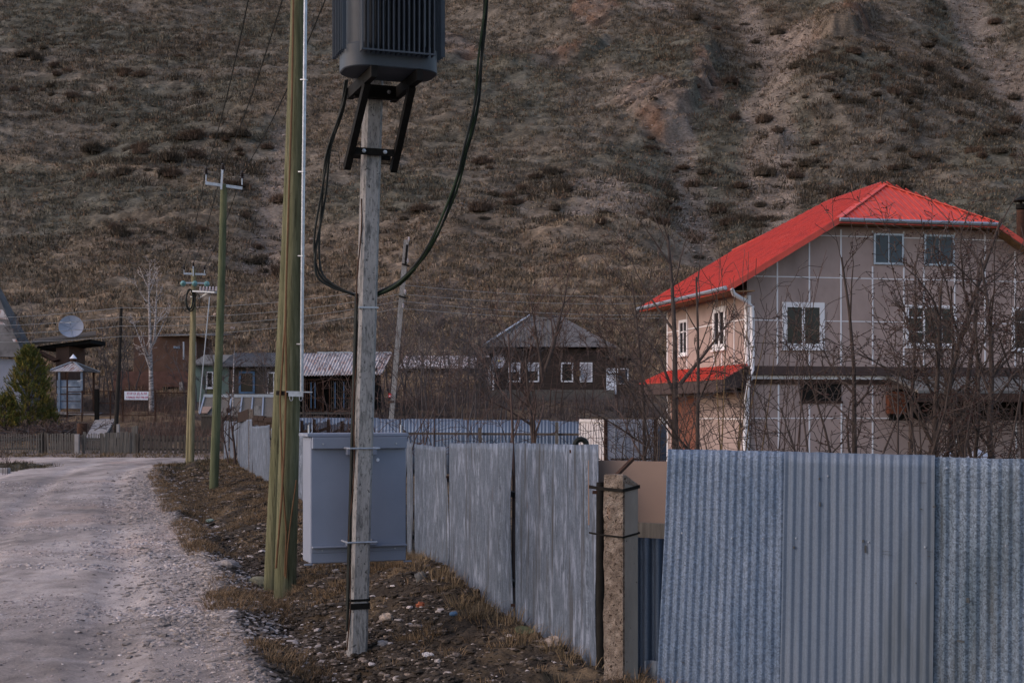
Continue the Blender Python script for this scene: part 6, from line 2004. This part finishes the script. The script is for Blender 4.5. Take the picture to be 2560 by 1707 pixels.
def grow(r, p, d, L, rad, lvl, out, pr):
    """one branch and its children; pr: parameters per level"""
    k = 7 if lvl == 0 else 5
    wob = pr['wob'][lvl]; trop = pr['trop'][lvl]
    pts = [p]; rr = [rad]
    d = list(d)
    for i in range(1, k):
        d[0] += r.gauss(0, wob); d[1] += r.gauss(0, wob); d[2] += r.gauss(0, wob) + trop
        m = math.sqrt(d[0] ** 2 + d[1] ** 2 + d[2] ** 2); d = [c / m for c in d]
        q = pts[-1]; s = L / (k - 1)
        pts.append((q[0] + d[0] * s, q[1] + d[1] * s, q[2] + d[2] * s))
        rr.append(max(pr['rmin'], rad * (1 - pr['taper'] * i / (k - 1))))
    out[lvl].append((pts, rr))
    if lvl + 1 >= pr['levels']: return
    n = pr['n'][lvl]
    n = max(1, int(round(n * r.uniform(.75, 1.25))))
    for c in range(n):
        t = r.uniform(pr['t0'][lvl], 1.0) if c else 0.97
        x = t * (k - 1); i = min(int(x), k - 2); u = x - i
        q = [pts[i][m] + (pts[i + 1][m] - pts[i][m]) * u for m in range(3)]
        td = [pts[i + 1][m] - pts[i][m] for m in range(3)]; m_ = math.sqrt(sum(z * z for z in td)); td = [z / m_ for z in td]
        ang = math.radians(r.uniform(*pr['ang'][lvl])) * (.4 if c == 0 else 1)
        az = r.uniform(0, 6.283)
        ref = (1, 0, 0) if abs(td[0]) < .8 else (0, 1, 0)
        a = (td[1] * ref[2] - td[2] * ref[1], td[2] * ref[0] - td[0] * ref[2], td[0] * ref[1] - td[1] * ref[0]); m_ = math.sqrt(sum(z * z for z in a)); a = [z / m_ for z in a]
        b = (td[1] * a[2] - td[2] * a[1], td[2] * a[0] - td[0] * a[2], td[0] * a[1] - td[1] * a[0])
        nd = [td[m] * math.cos(ang) + (a[m] * math.cos(az) + b[m] * math.sin(az)) * math.sin(ang) for m in range(3)]
        rb = (rr[i] + (rr[i + 1] - rr[i]) * u) * r.uniform(.45, .72)
        grow(r, tuple(q), nd, L * r.uniform(*pr['len'][lvl]) * (1 - .35 * t if lvl < 2 else 1), max(pr['rmin'], rb), lvl + 1, out, pr)


BASE = dict(levels=4, n=(9, 6, 5), t0=(.3, .2, .15), ang=((25, 60), (25, 65), (30, 75)), len=((.38, .62), (.40, .65), (.4, .75)), wob=(.05, .10, .14, .16), trop=(.03, .04, .03, .0), taper=.72, rmin=.0035)


def tree(name, lab, stems, pr=None, seed=1, bark='bark', twig=None, berries=0, cat="tree", group=None):
    """stems: list of (base, tip, radius) in world metres; the first level follows the straight line base->tip"""
    q_ = dict(BASE); q_.update(pr or {})
    r = random.Random(seed)
    out = [[] for _ in range(q_['levels'])]
    for (b, t, rad) in stems:
        d = [t[m] - b[m] for m in range(3)]; L = math.sqrt(sum(z * z for z in d)); d = [z / L for z in d]
        grow(r, tuple(b), d, L, rad, 0, out, q_)
    b0_ = np.array(stems[0][0], float)
    root = thing(name, lab, cat, b0_, group)
    V, f = tubes_np(out[0], 9)
    build_np("trunk", V, f, mt[bark], root, True)
    Vs, fs, n0 = [], [], 0
    for l in range(1, q_['levels']):
        if out[l]:
            V, f = tubes_np(out[l], 5 if l == 1 else 3); Vs.append(V); fs.append(f + n0); n0 += len(V)
    if Vs:
        build_np("branches", np.vstack(Vs), np.vstack(fs), mt[twig or bark], root, False)
    if berries:
        tips = [b[0][-1] for b in out[-1]] + [b[0][2] for b in out[-1]]
        r.shuffle(tips); tips = np.array(tips[:berries])
        N = len(tips)
        V = (tips[:, None] + ICO_V[None] * nrng.uniform(.005, .010, (N, 1, 1))).reshape(-1, 3)
        f = (np.arange(N)[:, None, None] * 12 + ICO_F[None]).reshape(-1, 3)
        o = build_np("dried_fruit", V, f, mt['berry'], root); o["kind"] = "stuff"
    return root


def st(px, d, top_px, top_py, rad, dd=0.0, py=None):
    """stem from the ground at column px, depth d, to the picture point"""
    x = PX(px, d); z = gzf(x, d) - .05 if py is None else PZ(py, d)
    t = P(top_px, top_py, d + dd)
    return ((x, d, z), tuple(t), rad)


# big fruit bushes on the right
FR = dict(n=(10, 6, 5), len=((.20, .42), (.30, .55), (.22, .45)), ang=((25, 65), (30, 75), (35, 85)), wob=(.07, .15, .2, .22), trop=(.02, .03, .02, .0))
tree("fruit_tree", "tall bare fruit tree before the twin attic windows of the red roofed house", [st(2300, 15.5, 2350, 500, .055), st(2290, 15.4, 2170, 640, .035), st(2310, 15.6, 2420, 720, .03)], FR, 3, 'bark', 'bark', 700)
tree("fruit_tree", "sinuous bare fruit tree right of the tallest one, leaning left at its top", [st(2360, 14.5, 2320, 720, .048), st(2365, 14.6, 2480, 790, .035)], FR, 14, 'bark', 'bark', 700)
tree("fruit_tree", "bare fruit tree arching over the lower right wall of the house", [st(2440, 15.0, 2500, 640, .05), st(2440, 15.0, 2380, 830, .03)], FR, 25, 'bark', 'bark', 600)
tree("fruit_tree", "bare thorny tree at the right edge of the frame", [st(2535, 14.2, 2545, 620, .05), st(2560, 14.3, 2640, 720, .04)], FR, 36, 'bark', 'bark', 500)
tree("fruit_tree", "slender bare tree rising left of the veranda, full of small twigs", [st(2165, 16.2, 2120, 640, .042), st(2160, 16.2, 2060, 860, .025)], dict(FR, n=(8, 4, 3)), 47, 'bark', 'bark', 250)
LOW = dict(n=(4, 3, 3), len=((.35, .7), (.4, .7), (.4, .8)), ang=((30, 75), (30, 80), (35, 85)), wob=(.09, .17, .2, .22), trop=(.0, .0, .0, .0))
for k, (px, lab) in enumerate(((2240, "low tangled thorn bush below the tall fruit tree behind the zinc fence"), (2400, "low tangled thorn bush with dried fruit right of the sinuous tree"), (2520, "low tangled thorn bush at the far right above the dark mottled sheet"), (2090, "low spreading bush before the slot window of the house"))):
    tree("thorn_bush", lab, [st(px, 13.6, px - 60, 930, .022), st(px + 10, 13.7, px + 70, 900, .022), st(px - 20, 13.8, px - 130, 1010, .018), st(px + 20, 13.8, px + 140, 1000, .018)], LOW, 60 + k, 'bark', 'bark', 350, "bush", "thorn bushes behind the right fence")

# saplings in front of the left face of the house
SAP = dict(n=(9, 4, 3), len=((.22, .45), (.35, .6), (.3, .6)), ang=((25, 50), (25, 60), (30, 70)), wob=(.035, .10, .14, .16), trop=(.02, .05, .05, .0))
tree("sapling_tree", "dark bare tree with thick trunk against the brown door of the house", [st(1688, 19, 1712, 560, .062), st(1700, 19, 1830, 800, .03, py=960)], SAP, 71, 'bark', 'bark')
tree("sapling_tree", "thinner bare tree between the container and the house corner", [st(1612, 20, 1580, 690, .036), st(1612, 20, 1490, 820, .025, py=1050)], dict(SAP, n=(12, 5, 3), ang=((35, 65), (30, 60), (30, 70))), 72, 'bark', 'redbark')
tree("sapling_tree", "bare tree in front of the right part of the brown door", [st(1738, 18.5, 1770, 690, .04)], SAP, 73, 'bark', 'bark')
SUK = dict(levels=3, n=(6, 2), len=((.18, .38), (.3, .6)), t0=(.25, .2), ang=((20, 45), (25, 55)), wob=(.03, .08, .12), trop=(.02, .05, .03), taper=.8)
tree("shrub", "clump of upright ochre stems left of the white downpipe", [st(1800 + k * 11, 17.5 + k * .1, 1780 + k * 28, 780 + 40 * (k % 3), .016) for k in range(6)], SUK, 74, 'yellowbark', 'bark', 0, "bush")
tree("shrub", "tall reddish shoots under the big white framed window", [st(1905 + k * 22, 17 + k * .1, 1900 + k * 30, 760 + 50 * (k % 3), .013) for k in range(5)], SUK, 75, 'redbark', 'redbark', 0, "bush")
tree("shrub", "tangle of thin dark stems before the lower tan wall by the downpipe", [st(1840 + k * 25, 15.5, 1790 + k * 42, 900 + 30 * (k % 4), .012) for k in range(7)], LOW, 76, 'bark', 'bark', 0, "bush")
tree("shrub", "dense dark twiggy shrub in front of the container doors", [st(1560 + k * 14, 19, 1500 + k * 32, 960 + 25 * (k % 3), .014) for k in range(7)], LOW, 77, 'bark', 'bark', 0, "bush")
tree("shrub", "dark scrub at the right side of the container by the house edge", [st(1650 + k * 10, 18, 1620 + k * 30, 930 + 25 * (k % 3), .014) for k in range(5)], LOW, 78, 'bark', 'bark', 0, "bush")

# middle trees behind the sheet fence
tree("sapling_tree", "forked bare tree before the log house, leaning right", [st(1340, 21, 1365, 900, .06), st(1362, 21, 1440, 720, .033, py=930), st(1358, 21, 1330, 760, .028, py=950)], SAP, 81, 'bark', 'redbark')
tree("sapling_tree", "thin reddish bare tree rising from the gap in the sheet fence", [st(1284, 14.5, 1270, 830, .026)], SAP, 82, 'redbark', 'redbark')
tree("shrub", "orange-brown twig bush behind the switch cabinet, right of the concrete pole", [st(960 + k * 16, 24, 900 + k * 50, 930 + 22 * (k % 3), .018) for k in range(6)], LOW, 83, 'redbark', 'redbark', 0, "bush")
tree("shrub", "low reddish brush above the zinc sheet fence", [st(1090 + k * 30, 20, 1060 + k * 44, 985 + 14 * (k % 3), .013) for k in range(6)], LOW, 84, 'redbark', 'redbark', 0, "bush")
tree("shrub", "arching twigs in front of the cages of the low shed", [st(860, 30, 770, 1000, .02), st(862, 30, 830, 960, .02), st(866, 30, 900, 930, .02)], LOW, 85, 'redbark', 'redbark', 0, "bush")
# thicket left of the log house
THK = dict(n=(7, 5, 3), len=((.35, .6), (.4, .65), (.4, .7)), ang=((20, 50), (25, 60), (30, 70)), rmin=.011, wob=(.06, .11, .15, .16), taper=.75)
tl_ = [(985, 78, 960, 800), (1040, 82, 1020, 770), (1090, 76, 1080, 790), (1140, 80, 1150, 760), (1190, 77, 1200, 800), (1060, 72, 1100, 880), (1160, 71, 1190, 890), (1240, 73, 1250, 850), (960, 84, 985, 830)]
names_ = ["left of the concrete village pole", "at the left before the slate barn", "before the middle of the slate barn", "tallest, behind the slate barn's right end", "beside the log house's lean-to", "low, on the slope below the slate barn", "low, on the slope below the lean-to", "before the dish of the log house", "at the shed's right end"]
for k, (px, d, tx, ty) in enumerate(tl_):
    tree("thicket_bush", "grey bare thicket bush " + names_[k], [st(px + j * 14 - 20, d, tx + j * 34 - 50, ty + 26 * ((j * 7 + k) % 3), .055) for j in range(4)], THK, 100 + k, 'greybark', 'greybark', 0, "bush", "thicket bushes beside the log house")
for k, (px, d, tx, ty, lab) in enumerate(((1330, 74, 1310, 830, "before the log house's second window"), (1390, 75, 1400, 790, "before the log house's roof centre"), (1460, 73, 1480, 860, "before the log house's right window"), (1560, 76, 1570, 800, "right of the log house porch"), (1600, 70, 1620, 900, "between the log house and the red roofed house"))):
    tree("thicket_bush", "bare reddish garden bush " + lab, [st(px + j * 12 - 15, d, tx + j * 30 - 40, ty + 30 * ((j * 5 + k) % 3), .04) for j in range(3)], dict(THK, n=(6, 4, 3)), 120 + k, 'redbark', 'redbark', 0, "bush", "garden bushes before the log house")

# left side: birch, young birch, twigs
BIR = dict(n=(11, 4, 3), len=((.16, .30), (.35, .6), (.4, .7)), t0=(.28, .2, .2), ang=((28, 62), (20, 50), (25, 60)), rmin=.012, wob=(.015, .07, .12, .14), trop=(.0, .05, .04, .0), taper=.8)
bx = st(379, 76.5, 374, 700, .15)
tree("birch_tree", "white double-stemmed birch behind the sale sign", [bx, ((PX(385, 76.5), 76.5, PZ(850, 76.5)), tuple(P(398, 690, 76.5)), .07), ((PX(376, 76.4), 76.4, PZ(925, 76.4)), tuple(P(333, 800, 76.0)), .055)], BIR, 131, 'birch', 'birch')
tree("birch_tree", "slim young birch by the low lean-to roof", [st(583, 71, 587, 860, .06)], dict(BIR, n=(9, 5, 3), rmin=.010), 132, 'birch', 'redbark')
tree("sapling_tree", "thin bare sapling with reddish twigs at the far end of the sheet fence", [st(588, 47, 590, 1000, .05), st(572, 46.8, 548, 1030, .03)], dict(SAP, rmin=.010), 133, 'redbark', 'redbark')
tree("sapling_tree", "forked bare tree before the white window of the green house", [st(676, 76, 650, 900, .06), st(676, 76, 668, 880, .04)], dict(SAP, rmin=.012), 134, 'greybark', 'greybark')
for k, (px, d, tx, ty, lab) in enumerate(((290, 84, 285, 850, "between the gazebo and the dark pole"), (250, 86, 245, 850, "behind the right side of the gazebo"), (325, 86, 330, 870, "behind the dark tarred pole"), (480, 80, 480, 900, "behind the pale double pole"), (540, 81, 545, 905, "before the green house wall"), (30, 78, 60, 800, "behind the steep roofed house"))):
    tree("thicket_bush", "dark bare garden bush " + lab, [st(px + j * 12 - 15, d, tx + j * 26 - 40, ty + 24 * ((j * 5 + k) % 3), .05) for j in range(3)], dict(THK, n=(6, 4, 3)), 140 + k, 'greybark', 'greybark', 0, "bush", "bare bushes in the left gardens")
# heaps of cut branches before the conifer
BRP = dict(n=(6, 4), levels=3, len=((.3, .6), (.4, .7)), ang=((20, 60), (30, 70)), t0=(.15, .1), rmin=.012, wob=(.1, .15, .18), trop=(-.03, -.02, 0), taper=.7)
for k, (px, d, lab) in enumerate(((80, 66.5, "heap of cut grey branches at the left behind the stick fence"), (160, 67.5, "heap of cut branches left of the rusty bin"))):
    r_ = random.Random(k + 5); stems = []
    for j in range(26):
        x = PX(px + r_.uniform(-70, 60), d); y = d + r_.uniform(-1, 1.5); z = gzf(x, y) + r_.uniform(0, .45); a = r_.uniform(0, 6.28); L_ = r_.uniform(.7, 1.6)
        stems.append(((x, y, z), (x + math.cos(a) * L_, y + math.sin(a) * L_ * .5, z + r_.uniform(.0, .55)), .028))
    tree("branch_pile", lab, stems, BRP, 150 + k, 'greybark', 'redbark', 0, "branch pile")
tree("shrub", "leafless weedy twigs on the grass at the left edge of the road", [st(6 + k * 4, 45.5, 2 + k * 7, 1118 + 6 * (k % 3), .010) for k in range(4)], dict(SUK, rmin=.005), 160, 'redbark', 'redbark', 0, "bush")

# pine: many whorled shoots of upright needles
def pine(name, lab, base, H_, R_, seed, n=900):
    r = np.random.default_rng(seed)
    root = thing(name, lab, "tree", base)
    q = MB(); q.tube([np.array(base) + np.array((0, 0, t * H_ * .9)) for t in (0, .3, .6, 1)], [.10, .08, .05, .015], 8); q.build("trunk", mt['bark'], root, True)
    h = r.uniform(0.02, 1.0, n) ** 0.9
    prof = np.interp(h, [0, .08, .3, .55, .75, .9, 1.0], [.70, .95, 1.0, .86, .66, .40, .10])
    an = r.uniform(0, 6.283, n); lob = .74 + .26 * np.sin(an * 3 + h * 9) * np.sin(h * 17 + 1) + .16 * np.sin(an * 7 + h * 31)
    rr = prof * R_ * lob * r.uniform(.35, 1.0, n) ** .5
    c = np.array(base) + np.stack([np.cos(an) * rr, np.sin(an) * rr, h * H_], -1)
    out = np.stack([np.cos(an) * .55, np.sin(an) * .55, r.uniform(.6, 1.2, n)], -1); out /= np.linalg.norm(out, axis=1, keepdims=True)
    K = 24
    L_ = r.uniform(.16, .30, n)
    t = r.uniform(0, 1, (n, K)); dv = out[:, None] * .9 + r.normal(0, .55, (n, K, 3)); dv /= np.linalg.norm(dv, axis=2, keepdims=True)
    b = c[:, None] + out[:, None] * (t * L_[:, None])[..., None]
    ln = r.uniform(.09, .16, (n, K, 1))
    tip = b + dv * ln
    sd = np.cross(dv, r.normal(0, 1, (n, K, 3))); sd /= np.linalg.norm(sd, axis=2, keepdims=True); sd *= .011
    V = np.stack([b - sd, b + sd, tip], 2).reshape(-1, 3)
    f = np.arange(n * K * 3).reshape(-1, 3)
    col = np.array((.090, .098, .026)) * r.uniform(.6, 1.35, (n, 1)) * np.array((1, 1, 1)) 
    col = np.where(r.uniform(0, 1, (n, 1)) < .3, np.array((.22, .17, .04)) * r.uniform(.7, 1.3, (n, 1)), col)
    build_np("crown", V, f, mt['needles'], root, False, np.repeat(col, K * 3, 0))
    q = MB()
    for i in range(0, n, 9):
        q.bar(np.array(base) + np.array((0, 0, max(.05, h[i] * H_ - .35))), c[i], .02, .02)
    q.build("limbs", mt['bark'], root)
    return root


bz = P(72, 1045, 70.5); bz[2] = gzf(bz[0], bz[1])
pine("pine_tree", "bushy yellow-green young pine left of the gazebo", bz, PZ(872, 70.5) - bz[2], 1.36, 5, 1500)
bz = P(12, 1050, 70.0); bz[2] = gzf(bz[0], bz[1]); pine("pine_tree", "low spreading pine at the left edge beside the larger pine", bz, 1.55, 1.0, 6, 450)
bz = P(128, 1048, 71.0); bz[2] = gzf(bz[0], bz[1]); pine("pine_tree", "small seedling pine at the gazebo's foot", bz, .9, .45, 8, 130)
# second row of tall dead stems and grass at the foot of the near fence
xs_, ys_ = [], []
for (px, py, n) in ((1010, 1440, 16), (1040, 1425, 26), (1075, 1445, 18), (1150, 1490, 10), (1195, 1520, 16), (1240, 1560, 14), (1290, 1590, 8), (1370, 1690, 8), (1420, 1700, 8), (960, 1425, 14), (800, 1300, 12), (690, 1240, 12), (620, 1170, 18), (590, 1150, 14)):
    Yd = yfence(px) if px > 1000 else yfence(max(px, 600))
    for _ in range(n):
        y_ = Yd + rng.uniform(-1.2, .8); xs_.append(float(fence_x(y_)) - rng.uniform(.06, .45)); ys_.append(y_)
xs_ = np.array(xs_); ys_ = np.array(ys_)
o = tufts("fence_foot_grass", on_ground(xs_, ys_), nrng.uniform(.06, .22, len(xs_)), .006, 1.4, 26, np.array((.19, .138, .085)) * nrng.uniform(.6, 1.25, (len(xs_), 1)), mt['blade'], spread=.55)
tag(o, "tall dry grass clumps along the foot of the sheet fence", "grass", kind='stuff')
